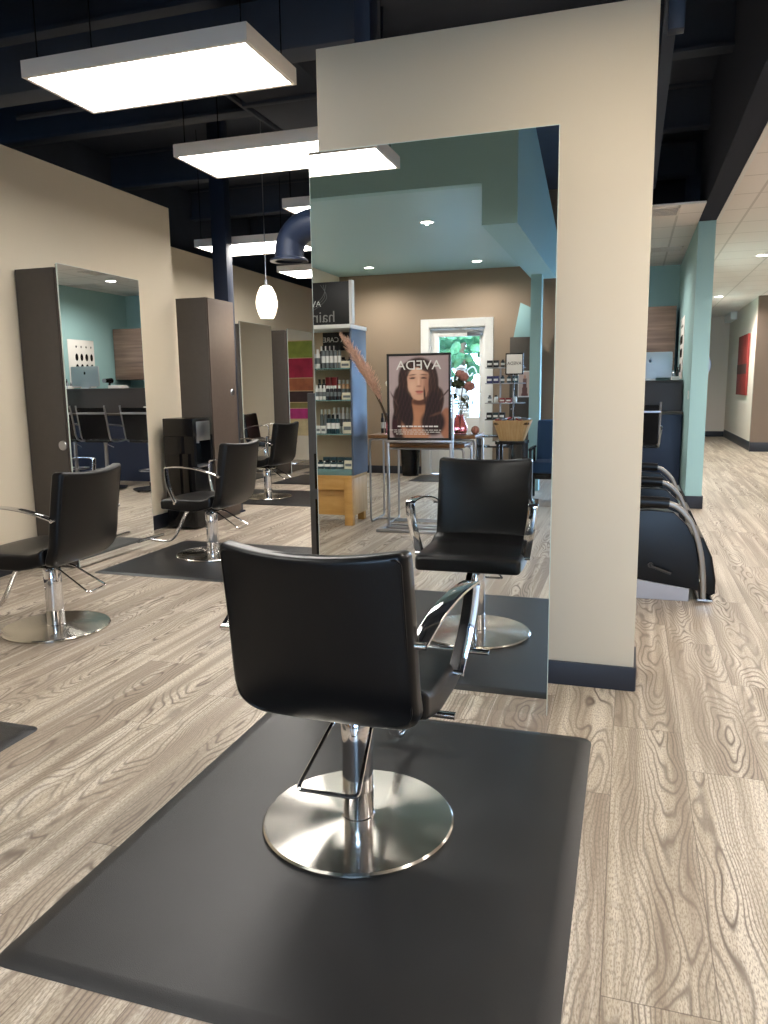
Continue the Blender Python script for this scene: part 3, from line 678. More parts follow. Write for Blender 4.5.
# black water dispenser
t = thing('water_dispenser', 'glossy black water dispenser standing against the end of the left wall', 'water dispenser', (-4.44, 7.12, 0))
mb = MB().box(-0.19, -0.19, 0.02, 0.17, 0.19, 0.66, 0.008).box(-0.19, -0.19, 0.66, 0.06, 0.19, 0.98, 0.004).box(0.06, -0.19, 0.66, 0.17, -0.14, 0.98).box(0.06, 0.14, 0.66, 0.17, 0.19, 0.98).box(-0.19, -0.19, 0.98, 0.17, 0.19, 1.165, 0.008)
mb.build('dispenser_body', MT['black'], t)
MB().box(0.171, -0.13, 0.93, 0.178, 0.13, 1.13, 0.003).build('control_panel', MT['steel'], t)
MB().box(-0.12, -0.194, 0.10, 0.02, -0.19, 0.80, 0.002).box(0.03, -0.194, 0.10, 0.13, -0.19, 0.80, 0.002).build('side_panel', MT['gloss_black'], t)
MB().cyl((0.10, 0, 0.99), (0.10, 0, 0.90), 0.018, 16).build('spout', MT['steel'], t)
MB().box(0.07, -0.12, 0.655, 0.19, 0.12, 0.672, 0.003).build('drip_tray', MT['steel'], t)

# striped painting on the north wall (seen in the farthest mirror)
t = thing('striped_painting', 'large abstract painting with green, crimson, orange, brown and magenta bands', 'picture', (-4.96, 14.6, 0))
PB = ((0.84, 1.06, (176, 52, 110)), (1.06, 1.18, (128, 116, 66)), (1.18, 1.41, (70, 50, 44)), (1.41, 1.67, (170, 98, 62)), (1.67, 2.07, (164, 40, 62)), (2.07, 2.41, (140, 148, 60)), (0.50, 0.84, (196, 176, 130)))
MB().box(-0.62, -0.03, 0.50, 0.62, -0.002, 2.42, 0.003).build('canvas', MT['palewood'], t)
for k, (a, b_, c) in enumerate(PB):
    MB().box(-0.62, -0.033, a + 0.006, 0.62, -0.0305, b_ - 0.006).build('painted_band', mat('band_paint', srgb(*c), 0.8, noise=0.22, nscale=5), t)

# ------------------------------------------------------------------ shampoo loungers on the right
def shampoo_chair(label, loc, rz):
    """local: faces +Y"""
    t = thing('shampoo_chair', label, 'chair', loc, rz, 'black shampoo chairs in a row')
    for s in (-1, 1):
        x0, x1 = (s * 0.285, s * 0.235)
        pts = [(-0.35, 0.215), (-0.38, 0.52), (0.0, 0.58), (0.30, 0.615), (0.46, 0.605), (0.55, 0.52), (0.61, 0.40), (0.635, 0.25), (0.645, 0.07), (0.585, 0.085)]
        if s < 0: pts = [(-0.35, 0.215), (-0.38, 0.45), (0.30, 0.50), (0.46, 0.46), (0.52, 0.40), (0.60, 0.25), (0.62, 0.09), (0.585, 0.085)]
        MB().prism(pts, 'x', min(x0, x1), max(x0, x1), 0.006).build('side_panel', MT['leather'], t)
    xo = 0.30
    band = smooth_path([(xo, 0.42, 0.665), (xo, 0.47, 0.650), (xo, 0.53, 0.600), (xo, 0.585, 0.52), (xo, 0.635, 0.36), (xo, 0.66, 0.20), (xo, 0.67, 0.03)], 6)
    MB().sweep(band, rrect(0.05, 0.034, 0.008, 3), side=(1, 0, 0)).build('arm_band', mat('satin_greige_metal', srgb(150, 142, 132), 0.35, 0.7), t)
    MB().sweep(smooth_path([(xo, -0.32, 0.60), (xo, -0.10, 0.655), (xo, 0.20, 0.672), (xo, 0.43, 0.666)], 5), rrect(0.075, 0.075, 0.03, 4), side=(1, 0, 0)).build('arm_pad', MT['leather'], t)
    MB().prism([(-0.34, 0.36), (-0.34, 0.50), (0.42, 0.56), (0.52, 0.52), (0.54, 0.42), (0.44, 0.36)], 'x', -0.232, 0.232, 0.02).build('seat', MT['leather'], t)
    MB().prism([(0.55, 0.46), (0.66, 0.43), (0.72, 0.30), (0.75, 0.14), (0.75, 0.05), (0.72, 0.03), (0.69, 0.035), (0.64, 0.25)], 'x', -0.245, 0.245, 0.015).build('leg_rest', MT['leather'], t)
    MB().prism([(-0.30, 0.42), (-0.20, 0.47), (-0.42, 1.02), (-0.50, 1.00)], 'x', -0.25, 0.25, 0.02).build('backrest', MT['leather'], t)
    MB().prism([(-0.40, 0.0), (-0.40, 0.215), (0.58, 0.085), (0.58, 0.0)], 'x', -0.225, 0.30, 0.004).build('plinth', MT['greybase'], t)
    MB().sweep([(-0.26, 0.68, 0.02), (0.32, 0.68, 0.02)], rrect(0.10, 0.012, 0.004, 2), side=(0, 1, 0)).build('foot_rail', MT['chrome'], t)
    MB().tube([(0.288, 0.33, 0.235), (0.325, 0.33, 0.235), (0.325, 0.46, 0.19)], 0.009).cyl((0.28, 0.33, 0.235), (0.30, 0.33, 0.235), 0.018, 20).build('recline_lever', MT['backing'], t)
    return t
s0 = shampoo_chair('nearest black shampoo chair on a pale grey plinth, right of the mirror wall', (-0.155, 5.68, 0), math.radians(-90))
dup(s0, (-0.155, 6.85, 0), math.radians(-90), 'middle shampoo chair in the row right of the mirror wall')
dup(s0, (-0.155, 8.05, 0), math.radians(-90), 'shampoo chair at the back of the row, nearest the reception desk')

# ------------------------------------------------------------------ reception desk in the nook
t = thing('reception_desk', 'long dark reception desk with a raised charcoal ledge below the teal wall', 'desk')
MB().box(-2.6, 10.75, 0.0, 0.645, 11.25, 1.47).build('desk_body', MT['counter'], t)
MB().box(-2.6, 10.72, 1.47, 0.645, 11.28, 1.50, 0.003).build('upper_ledge', MT['counter'], t)
MB().box(-2.6, 10.38, 1.07, 0.645, 10.75, 1.10, 0.003).build('lower_top', MT['laminate'], t)
MB().box(-2.6, 10.60, 0.0, 0.645, 10.75, 1.07).build('front_panel', MT['navy_lam'], t)
t = thing('monitor', 'silver computer monitor seen from behind on the reception ledge', 'monitor', (0.24, 11.05, 1.50))
MB().prism(rrect(0.56, 0.34, 0.02, 4, 0, 0.205), 'y', -0.012, 0.012, 0.004).build('screen_housing', MT['monitor'], t)
MB().prism([(0.13, 0.0), (-0.06, 0.0), (-0.06, 0.006), (-0.015, 0.02), (-0.010, 0.18), (0.012, 0.18), (0.03, 0.01), (0.13, 0.006)][::-1], 'x', -0.08, 0.08, 0.001).build('monitor_stand', MT['monitor'], t)
MB().box(-0.268, 0.0122, 0.075, 0.268, 0.0135, 0.37).build('screen', MT['gloss_black'], t)
mb = MB().prism([(0.022 * math.cos(a) * (1 - 0.15 * math.cos(2 * a)), 0.26 + 0.024 * math.sin(a)) for a in [k * PI / 10 for k in range(20)]], 'y', -0.0135, -0.012)
mb.prism([(0.0, 0.29), (0.010, 0.305), (0.012, 0.295), (0.004, 0.285)], 'y', -0.0135, -0.012).build('logo', MT['black'], t)
def mesh_chair(label, loc, rz):
    t = thing('desk_stool', label, 'chair', loc, rz, 'black mesh chairs at the reception desk')
    def fy(z): return -0.22 - 0.10 * (z - 0.75) / 0.5
    b = MB().prism(rrect(0.44, 0.46, 0.02, 3, 0, 0.99), 'y', -0.008, 0.008).cut('z', [0.85, 0.95, 1.05, 1.15])
    b.deform(lambda x, y, z: (x, y + fy(z), z)).build('backrest', MT['black'], t)
    for s in (-1, 1):
        pth = smooth_path([(s * 0.235, fy(1.25), 1.25), (s * 0.235, fy(1.0), 1.0), (s * 0.235, fy(0.80), 0.80), (s * 0.235, -0.16, 0.735), (s * 0.235, 0.0, 0.72), (s * 0.235, 0.22, 0.735)], 5)
        MB().sweep(pth, rrect(0.022, 0.022, 0.006, 2), side=(1, 0, 0)).build('side_frame', MT['steel'], t)
        MB().tube(corner_path([(s * 0.24, fy(0.98) - 0.0, 0.98), (s * 0.27, 0.0, 0.95), (s * 0.27, 0.12, 0.93), (s * 0.25, 0.14, 0.74)], 0.04), 0.012, 8).build('armrest', MT['steel'], t)
    MB().sweep([(-0.235, fy(1.14) - 0.012, 1.14), (0.235, fy(1.14) - 0.012, 1.14)], rrect(0.03, 0.014, 0.004, 2), side=(0, 0, 1)).build('cross_bar', MT['steel'], t)
    MB().box(-0.225, -0.18, 0.715, 0.225, 0.24, 0.745, 0.01).build('seat', MT['black'], t)
    MB().cyl((0, 0, 0.12), (0, 0, 0.715), 0.028).build('gas_lift', MT['steel'], t)
    MB().tube([(0.02, -0.02, 0.70), (-0.20, -0.10, 0.64)], 0.007, 6).build('height_lever', MT['steel'], t)
    b = MB().lathe([(0, 0.02), (0.27, 0.02), (0.28, 0.035), (0.04, 0.07), (0.04, 0.12), (0, 0.12)], n=32)
    b.build('pedestal', MT['black'], t)
    MB().tube([(0.17 * math.cos(2 * PI * k / 24), 0.17 * math.sin(2 * PI * k / 24), 0.30) for k in range(24)], 0.010, 8, closed=True).build('foot_ring', MT['steel'], t)
    for k in range(5):
        a = 2 * PI * k / 5
        MB().ball((0.24 * math.cos(a), 0.24 * math.sin(a), 0.02), 0.02, 10).build('caster', MT['black'], t)
    return t
m0 = mesh_chair('black mesh stool with chrome frame at the reception desk, just right of the mirror wall', (0.10, 9.62, 0), 0)
dup(m0, (-0.60, 9.66, 0), math.radians(2), 'black mesh stool at the desk, cut by the left edge of the left-wall mirror')
dup(m0, (-1.18, 9.62, 0), math.radians(-3), 'black mesh stool in the middle of the left-wall mirror')
dup(m0, (-1.93, 9.64, 0), math.radians(2), 'black mesh stool at the right edge of the left-wall mirror')
tag(MB().prism(rrect(0.08, 0.11, 0.01, 3, 0, 0.055), 'y', -0.03, 0.03, 0.006).build('tissue_box', MT['paper'], None, (-1.30, 10.52, 1.10)), 'small upright white box on the lower desk top', 'box')
t = thing('hair_dryer', 'dark hair dryer leaning on the ledge of the reception desk', 'hair dryer', (-0.22, 11.05, 1.50))
MB().cyl((0, 0.08, 0.13), (0, -0.10, 0.13), 0.045, 20, 0.03).build('dryer_barrel', MT['black'], t)
MB().cyl((0, 0.04, 0.12), (0.02, 0.03, 0.0), 0.018, 12).build('dryer_handle', MT['black'], t)
MB().cyl((0, -0.10, 0.13), (0, -0.12, 0.13), 0.032, 20, 0.036).build('nozzle', MT['steel'], t)
t = thing('paper_stack', 'white papers in a low heap on the reception ledge', 'papers', (-0.42, 11.02, 1.50))
MB().box(-0.14, -0.1, 0, 0.12, 0.1, 0.035, 0.003).build('sheets', MT['paper'], t)
MB().box(-0.10, -0.09, 0.036, 0.13, 0.11, 0.05, 0.003).rot(0.2).build('top_sheets', MT['paper'], t)
t = thing('product_caddy', 'small caddy of bottles at the right end of the reception ledge', 'caddy', (0.56, 11.0, 1.50))
MB().box(-0.05, -0.08, 0, 0.05, 0.08, 0.05, 0.004).build('tray', MT['paper'], t)
for k, (x, y, h) in enumerate(((-0.025, -0.04, 0.13), (0.025, 0.0, 0.17), (-0.02, 0.04, 0.11))):
    MB().lathe([(0, 0.05), (0.018, 0.05), (0.018, h * 0.75), (0.008, h * 0.85), (0.008, h), (0, h)], (x, y, 0), 14).build('small_bottle', MT['black'] if k == 1 else MT['steel'], t)
t = thing('wall_cupboard', 'grey wood-grain wall cupboard over the reception desk', 'cupboard', (-0.95, 12.88, 1.66))
MB().box(-1.55, -0.50, 0, 1.56, 0, 0.93, 0.002).build('cupboard_box', MT['laminate'], t)
for k in range(5): MB().box(-1.55 + 0.622 * k + 0.003, -0.522, 0.003, -1.55 + 0.622 * (k + 1) - 0.003, -0.502, 0.927, 0.002).build('door', MT['zebra'], t)
t = thing('back_counter', 'blue tray rack and dark counter below the wood-grain cupboard', 'counter', (-0.95, 12.88, 0))
MB().box(-1.55, -0.52, 0, 1.55, -0.005, 1.25, 0.003).build('counter_body', MT['counter'], t)
MB().box(-1.55, -0.35, 1.25, 0.9, -0.05, 1.60, 0.004).build('blue_rack', mat('blue_trays', srgb(38, 50, 98), 0.5), t)
# swatch chart on partition
t = thing('swatch_board', 'white hair swatch chart with rows of dark samples on the teal partition', 'chart', (0.655, 11.63, 1.93))
MB().box(-0.004, -0.46, -0.41, 0.004, 0.22, 0.42, 0.002).build('board', MT['paper'], t)
mb = MB(); random.seed(5)
for r, (z, n) in enumerate(((0.30, 4), (0.12, 4), (-0.06, 4), (-0.26, 3))):
    for k in range(n):
        y = 0.14 - k * 0.13; rr = 0.05 if r else 0.02
        mb.ball((-0.005, y, z), rr, 10, (0.12, 0.8, 1.3 if r else 1))
mb.build('swatches', MT['black'], t)
tag(MB().box(0.652, 9.80, 1.27, 0.66, 9.88, 1.37, 0.002).build('light_switch', MT['white']), 'white light switch plate on the teal partition', 'switch')

# ------------------------------------------------------------------ retail zone behind the camera (seen in the big mirror)
def YR(v): return 6.56 - v      # virtual depth in the mirror -> real y
# display shelving unit; right front corner at x=-2.77, y=-0.99
t = thing('display_shelving', 'tall product display with glass shelves on a honey wood base', 'shelving', (-2.77, -0.99, 0))
W, D = 1.0, 0.50
for x in (-0.09, -W): MB().box(x, -0.08, 0, x + 0.09, 0, 0.50, 0.004).build('leg', MT['honey'], t)
MB().box(-W, -D, 0.50, 0, 0, 0.535, 0.003).build('base_top', MT['honey'], t)
MB().box(-W + 0.09, -0.05, 0.38, -0.09, -0.01, 0.50, 0.003).build('apron', MT['honey'], t)
MB().box(-W + 0.09, -0.40, 0.10, -0.09, -0.07, 0.38, 0.003).build('drawer_front', MT['honey'], t)
MB().box(-0.02, -D, 0.10, -0.001, -0.08, 0.50, 0.002).build('end_panel', MT['palewood'], t)
MB().box(-0.09, -D, 0, -0.02, -D + 0.08, 0.50, 0.002).build('leg', MT['honey'], t)
MB().box(-0.012, -D, 0.535, 0.012, -0.04, 2.06, 0.003).build('side_panel', MT['frost'], t)
MB().box(-W + 0.012, -D, 0.535, -0.012, -D + 0.02, 2.06).build('back_panel', mat('display_back', srgb(196, 178, 150), 0.6), t)
SH = (0.60, 0.977, 1.331, 1.66)
for z in SH[1:]: MB().box(-W + 0.012, -D + 0.02, z - 0.012, -0.014, -0.03, z, 0.001).build('glass_shelf', MT['tealglass'], t)
MB().box(-W + 0.012, -D + 0.02, 0.535, -0.014, -0.03, 0.60, 0.002).build('riser', MT['tealglass'], t)
MB().box(-W - 0.02, -D, 2.06, 0.022, 0.02, 2.10, 0.003).build('header_ledge', MT['white'], t)
hb = MB().box(-W - 0.02, -0.06, 2.10, 0.012, 0.0, 2.525, 0.003).build('header_sign', MT['signblack'], t)
MB().box(0.012, -0.06, 2.10, 0.045, 0.015, 2.535, 0.002).build('header_edge', MT['white'], hb)
text_mesh('hair-', 0.16, (-0.145, 0.0015, 2.175), FACE_N, mat('grey_letters', srgb(150, 150, 150), 0.5), 'header_lettering', hb, align='LEFT')
text_mesh('AVEDA', 0.085, (-0.30, 0.0015, 2.31), FACE_N, MT['white'], 'brand_lettering', hb, align='LEFT')
mb = MB()
for k in range(3):
    mb.tube(smooth_path([(-0.95 + 0.1 * k, 0.001, 2.13), (-0.55 + 0.05 * k, 0.001, 2.22), (-0.30 + 0.03 * k, 0.001, 2.36), (-0.24 - 0.03 * k, 0.001, 2.50)], 8), 0.0025, 5)
mb.build('line_drawing', mat('fine_grey_lines', srgb(110, 112, 114), 0.6), hb)
sg = MB().box(-0.48, -D + 0.021, 1.86, -0.12, -D + 0.03, 2.055).build('category_sign', MT['signblack'], t)
text_mesh('HAIR CARE', 0.075, (-0.29, -D + 0.0315, 1.975), FACE_N, MT['white'], 'category_lettering', sg)
MB().box(-0.9, -D + 0.021, 0.70, -0.05, -D + 0.024, 0.96).build('shelf_graphic', mat('tan_panel', srgb(205, 184, 156), 0.6), t)
# products
def prod_mat(n, c, r=0.35): return mat(n, srgb(*c), r)
PM = dict(white=prod_mat('white_bottle_plastic', (226, 226, 222)), black=prod_mat('dark_bottle_plastic', (28, 32, 40)), amber=prod_mat('peach_bottle_plastic', (206, 160, 122)),
          red=prod_mat('red_bottle_plastic', (140, 36, 40)), grey=prod_mat('grey_bottle_plastic', (110, 116, 118)), blue=prod_mat('indigo_box_print', (58, 58, 112)), cream=prod_mat('cream_box_print', (226, 220, 196)), teal=prod_mat('deep_teal_plastic', (36, 66, 76)))
CAPM = prod_mat('black_cap_plastic', (18, 18, 20)); CAPW = prod_mat('white_cap_plastic', (235, 235, 232))
cache = {}
def bottle(label, loc, r, h, c, capc='black', group=None, cat='bottle'):
    key = ('b', r, h, c, capc)
    if key in cache: return dup(cache[key], loc, 0, label, group)
    t = thing('product_bottle', label, cat, loc, 0, group)
    MB().lathe([(0, 0), (r * 0.95, 0), (r, 0.004), (r, h * 0.72), (r * 0.85, h * 0.78), (r * 0.45, h * 0.80), (0, h * 0.80)], n=16).build('bottle_body', PM[c], t)
    MB().lathe([(0, h * 0.80), (r * 0.6, h * 0.80), (r * 0.6, h), (0, h)], n=14).build('cap', CAPM if capc == 'black' else CAPW, t)
    MB().lathe([(r + 0.0005, h * 0.25), (r + 0.0012, h * 0.25), (r + 0.0012, h * 0.55), (r + 0.0005, h * 0.55)], n=16).build('label_band', CAPW if capc == 'black' else PM['grey'], t)
    cache[key] = t; return t
def carton(label, loc, sx, sy, sz, c, group=None, cat='box'):
    key = ('c', sx, sy, sz, c)
    if key in cache: return dup(cache[key], loc, 0, label, group)
    t = thing('product_box', label, cat, loc, 0, group)
    MB().box(-sx / 2, -sy / 2, 0, sx / 2, sy / 2, sz, 0.0015).build('carton', PM[c], t)
    MB().box(-sx / 2 * 0.8, sy / 2, sz * 0.3, sx / 2 * 0.8, sy / 2 + 0.0008, sz * 0.62).build('printed_label', CAPW if c in ('black', 'blue', 'teal', 'red') else PM['grey'], t)
    cache[key] = t; return t
ORD = ('first', 'second', 'third', 'fourth', 'fifth', 'sixth', 'seventh', 'eighth', 'ninth', 'tenth')
lab_row = {1.66: 'the top glass shelf', 1.331: 'the second glass shelf', 0.977: 'the lowest glass shelf', 0.60: 'the bottom riser'}
X0, Y0 = -2.77, -0.99
def shelf_run(z, y, specs):
    for kind, lab, n, x, pitch, args in specs:
        for k in range(n):
            px = X0 + x - k * pitch
            L_ = lab + ' on ' + lab_row[z] + (', %s from the right' % ORD[k] if n > 1 else '')
            if kind == 'b': bottle(L_, (px, Y0 + y, z), *args, group=lab + ' on ' + lab_row[z])
            else: carton(L_, (px, Y0 + y, z), *args, group=lab + ' on ' + lab_row[z])
shelf_run(1.66, -0.12, [('c', 'squat white box', 1, -0.085, 0.1, (0.10, 0.05, 0.075, 'cream')), ('b', 'tall silver-and-black bottle', 5, -0.155, 0.045, (0.019, 0.235, 'grey', 'black')), ('b', 'pale bottle', 2, -0.40, 0.055, (0.024, 0.20, 'white', 'white'))])
shelf_run(1.66, -0.26, [('b', 'dark stout jar', 2, -0.08, 0.09, (0.036, 0.12, 'black', 'black')), ('b', 'tall dark bottle at the back', 4, -0.26, 0.05, (0.022, 0.24, 'black', 'white'))])
shelf_run(1.331, -0.12, [('c', 'low white carton', 1, -0.075, 0.1, (0.10, 0.05, 0.075, 'cream')), ('b', 'navy bottle with a white cap', 4, -0.165, 0.044, (0.020, 0.15, 'black', 'white')), ('b', 'white ribbed bottle', 4, -0.335, 0.042, (0.019, 0.155, 'white', 'white'))])
shelf_run(1.331, -0.27, [('b', 'peach-coloured bottle', 4, -0.08, 0.046, (0.020, 0.21, 'amber', 'white')), ('c', 'dark red carton', 2, -0.27, 0.07, (0.06, 0.05, 0.24, 'red')), ('b', 'black bottle at the back', 2, -0.40, 0.05, (0.022, 0.22, 'black', 'black'))])
shelf_run(0.977, -0.11, [('c', 'small cream box', 1, -0.07, 0.1, (0.10, 0.05, 0.12, 'cream')), ('b', 'dark pump bottle', 3, -0.19, 0.05, (0.023, 0.20, 'teal', 'black')), ('c', 'white small carton', 2, -0.345, 0.06, (0.05, 0.05, 0.08, 'white'))])
shelf_run(0.977, -0.26, [('b', 'tall white bottle', 5, -0.08, 0.05, (0.021, 0.27, 'white', 'white')), ('b', 'cream-and-grey bottle', 3, -0.34, 0.045, (0.019, 0.25, 'grey', 'white'))])
shelf_run(0.60, -0.10, [('c', 'white tag card', 1, -0.07, 0.1, (0.09, 0.02, 0.09, 'cream')), ('b', 'dark squat jar', 4, -0.165, 0.075, (0.033, 0.09, 'teal', 'black'))])
shelf_run(0.60, -0.24, [('c', 'dark teal carton', 4, -0.12, 0.085, (0.07, 0.05, 0.11, 'teal'))])

# poster on its floor stand
t = thing('poster_stand', 'steel floor stand holding a framed poster, reflected in the big mirror', 'sign stand', (-2.02, YR(7.5), 0))
PW, PZ0, PZ1 = 0.66, 0.925, 1.785
fr = MB(); e = 0.022
fr.box(-PW / 2, -0.012, PZ0, -PW / 2 + e, 0.014, PZ1, 0.002).box(PW / 2 - e, -0.012, PZ0, PW / 2, 0.014, PZ1, 0.002).box(-PW / 2, -0.012, PZ1 - e, PW / 2, 0.014, PZ1, 0.002).box(-PW / 2, -0.012, PZ0, PW / 2, 0.014, PZ0 + e, 0.002)
frame = fr.build('poster_frame', MT['signblack'], t)
MB().box(-PW / 2 + 0.005, -0.010, PZ0 + 0.005, PW / 2 - 0.005, -0.004, PZ1 - 0.005).build('backing_board', MT['signblack'], frame)
for s in (-1, 1): MB().box(s * PW / 2 - 0.013, -0.014, 0.02, s * PW / 2 + 0.013, 0.010, PZ0, 0.002).build('post', MT['steel'], t)
MB().box(PW / 2 + 0.004, -0.02, 0.02, PW / 2 + 0.026, 0.0, 1.38, 0.002).build('post', MT['steel'], t)
MB().box(-PW / 2 - 0.02, -0.015, PZ0 - 0.03, PW / 2 + 0.02, 0.02, PZ0 - 0.004, 0.002).build('ledge_bar', MT['steel'], t)
b = MB()
b.box(-0.40, 0.16, 0, 0.36, 0.22, 0.03, 0.003).box(-0.40, -0.16, 0, 0.36, -0.10, 0.03, 0.003).box(-0.40, -0.10, 0, -0.34, 0.16, 0.03, 0.003).box(0.30, -0.10, 0, 0.36, 0.16, 0.03, 0.003).box(-0.345, -0.03, 0, 0.345, 0.03, 0.03, 0.003)
b.build('base_frame', MT['steel'], t)
def portrait(nx, nz):
    """colours of the poster: u 0..1 left-right as read, v 0..1 bottom-top"""
    U, V = np.meshgrid(np.linspace(0, 1, nx + 1), np.linspace(0, 1, nz + 1)); A = 1.36
    U = 1 - U
    Y = V * A; col = np.zeros(U.shape + (3,))
    def c(r, g, b): return np.array([*srgb(r, g, b)[:3]])
    def sm(a, b, x): t_ = np.clip((x - a) / (b - a), 0, 1); return t_ * t_ * (3 - 2 * t_)
    def ell(cx, cy, rx, ry, soft=0.12, rot=0.0):
        dx, dy = U - cx, Y - cy; ca, sa = math.cos(rot), math.sin(rot)
        d = np.sqrt(((dx * ca + dy * sa) / rx) ** 2 + ((-dx * sa + dy * ca) / ry) ** 2); return 1 - sm(1 - soft, 1 + soft, d)
    def put(mask, k): nonlocal col; col = col * (1 - mask[..., None]) + k * mask[..., None]
    rs = np.random.RandomState(2)
    strand = np.sin(U * 95 + 9 * np.sin(Y * 4.2 + 1.0)) * 0.5 + np.sin(U * 210 + 14 * np.sin(Y * 3.0)) * 0.5
    put(np.ones_like(U), c(184, 166, 168)); put(sm(0.2, 1.1, U) * 0.5, c(158, 140, 146))
    # laid out as the reflection shows it (U is already flipped)
    hair = np.clip(ell(0.50, 1.10, 0.27, 0.23) + ell(0.33, 0.88, 0.17, 0.36, 0.1, 0.12) + ell(0.68, 0.86, 0.15, 0.36, 0.1, -0.05) + ell(0.24, 0.52, 0.17, 0.36, 0.1, 0.15) + ell(0.76, 0.55, 0.15, 0.30, 0.1, -0.25) + ell(0.17, 0.22, 0.13, 0.30, 0.15), 0, 1)
    wisp = np.clip(ell(0.93, 0.72, 0.012, 0.20, 0.5, -0.75) + ell(0.10, 0.62, 0.012, 0.16, 0.5, 0.5), 0, 1)
    put(hair, c(50, 33, 34)); put(hair * np.clip(strand, 0, 1) * 0.5, c(108, 72, 62)); put(wisp, c(84, 62, 62))
    put(ell(0.50, 0.50, 0.125, 0.24, 0.08), c(178, 124, 96)); put(ell(0.46, 0.16, 0.25, 0.30, 0.15), c(190, 134, 104))
    put(ell(0.97, 0.24, 0.12, 0.26, 0.1), c(172, 116, 94)); put(ell(0.52, 0.60, 0.15, 0.055, 0.4), c(92, 56, 46))
    put(ell(0.50, 0.925, 0.20, 0.245, 0.06), c(218, 170, 146)); put(ell(0.505, 0.745, 0.135, 0.12, 0.1), c(216, 168, 144))
    put(ell(0.645, 0.88, 0.065, 0.22, 0.7) * 0.7, c(150, 98, 80)); put(ell(0.40, 0.84, 0.07, 0.09, 0.9) * 0.45, c(240, 202, 180)); put(ell(0.46, 1.09, 0.10, 0.06, 0.9) * 0.4, c(240, 204, 184))
    for ex, q in ((0.395, 0.10), (0.590, -0.06)):
        put(ell(ex, 1.045, 0.062, 0.010, 0.5, q) * 0.8, c(84, 52, 44)); put(ell(ex, 0.998, 0.055, 0.024, 0.5) * 0.55, c(158, 104, 88))
        put(ell(ex, 0.990, 0.048, 0.011, 0.3, q), c(44, 28, 28))
    put(ell(0.50, 0.93, 0.018, 0.075, 0.8) * 0.5, c(240, 202, 178)); put(ell(0.54, 0.93, 0.014, 0.07, 0.8) * 0.4, c(160, 108, 90)); put(ell(0.505, 0.858, 0.040, 0.014, 0.5) * 0.75, c(150, 96, 82))
    put(ell(0.515, 0.772, 0.070, 0.015, 0.3), c(160, 82, 78)); put(ell(0.515, 0.752, 0.056, 0.017, 0.3), c(198, 116, 108)); put(ell(0.515, 0.764, 0.064, 0.003, 0.5), c(108, 52, 52))
    put(ell(0.515, 0.725, 0.045, 0.010, 0.7) * 0.5, c(160, 108, 90))
    side_ = np.clip(ell(0.60, 1.17, 0.13, 0.06, 0.3, -0.5) + ell(0.36, 1.18, 0.11, 0.05, 0.3, 0.55) + ell(0.275, 0.95, 0.035, 0.24, 0.3, 0.10) + ell(0.715, 0.93, 0.05, 0.27, 0.3, -0.04) + ell(0.600, 0.70, 0.016, 0.14, 0.4, 0.05), 0, 1)
    put(side_, c(56, 36, 36)); put(side_ * np.clip(strand, 0, 1) * 0.5, c(112, 76, 64))
    lock = np.clip(ell(0.73, 0.52, 0.12, 0.26, 0.15, -0.15) + ell(0.74, 0.26, 0.20, 0.22, 0.2) + ell(0.28, 0.48, 0.12, 0.34, 0.15, 0.18), 0, 1)
    put(lock, c(40, 26, 32)); put(lock * np.clip(strand, 0, 1) * 0.35, c(98, 62, 64)); put(ell(0.80, 0.40, 0.10, 0.02, 0.8, 0.35) * 0.35, c(150, 104, 88))
    put(ell(0.09, 0.17, 0.045, 0.14, 0.15), c(58, 24, 34)); put(ell(0.09, 0.34, 0.018, 0.03, 0.2), c(34, 16, 24))
    return col
def print_sheet(name, colr, x0, x1, z0, z1, y, parent, m):
    nz, nx = colr.shape[0] - 1, colr.shape[1] - 1
    vs = [(x0 + (x1 - x0) * i / nx, y, z0 + (z1 - z0) * j / nz) for j in range(nz + 1) for i in range(nx + 1)]
    fs = [(j * (nx + 1) + i, (j + 1) * (nx + 1) + i, (j + 1) * (nx + 1) + i + 1, j * (nx + 1) + i + 1) for j in range(nz) for i in range(nx)]
    me = bpy.data.meshes.new(name); me.from_pydata(vs, [], fs); me.materials.append(m)
    ca = me.color_attributes.new('print', 'FLOAT_COLOR', 'POINT')
    flat = np.ones((len(vs), 4), dtype=np.float32); flat[:, :3] = colr.reshape(-1, 3); ca.data.foreach_set('color', flat.ravel())
    o = bpy.data.objects.new(name, me); COL.objects.link(o); o.parent = parent; return o
# x runs from left of the mirror picture (west) to right; U already arranged for the mirror view
print_sheet('poster_print', portrait(90, 124)[:, ::-1], -PW / 2 + e, PW / 2 - e, PZ0 + e, PZ1 - e, 0.004, frame, MT['printv'])
text_mesh('AVEDA', 0.13, (0.0, 0.0055, 1.665), FACE_N, MT['white'], 'poster_title', frame, xs=1.12)
mb = MB()
for r, (z, a, b_, hh) in enumerate(((1.055, -0.20, 0.22, 0.014), (1.022, -0.23, 0.27, 0.006), (1.002, -0.22, 0.25, 0.006), (0.982, -0.10, 0.24, 0.006))):
    x = a; random.seed(r)
    while x < b_:
        wd = random.uniform(0.018, 0.05); mb.box(-x - wd, 0.0045, z, -x, 0.0052, z + hh); x += wd + 0.008
mb.build('poster_caption', MT['white'], frame)

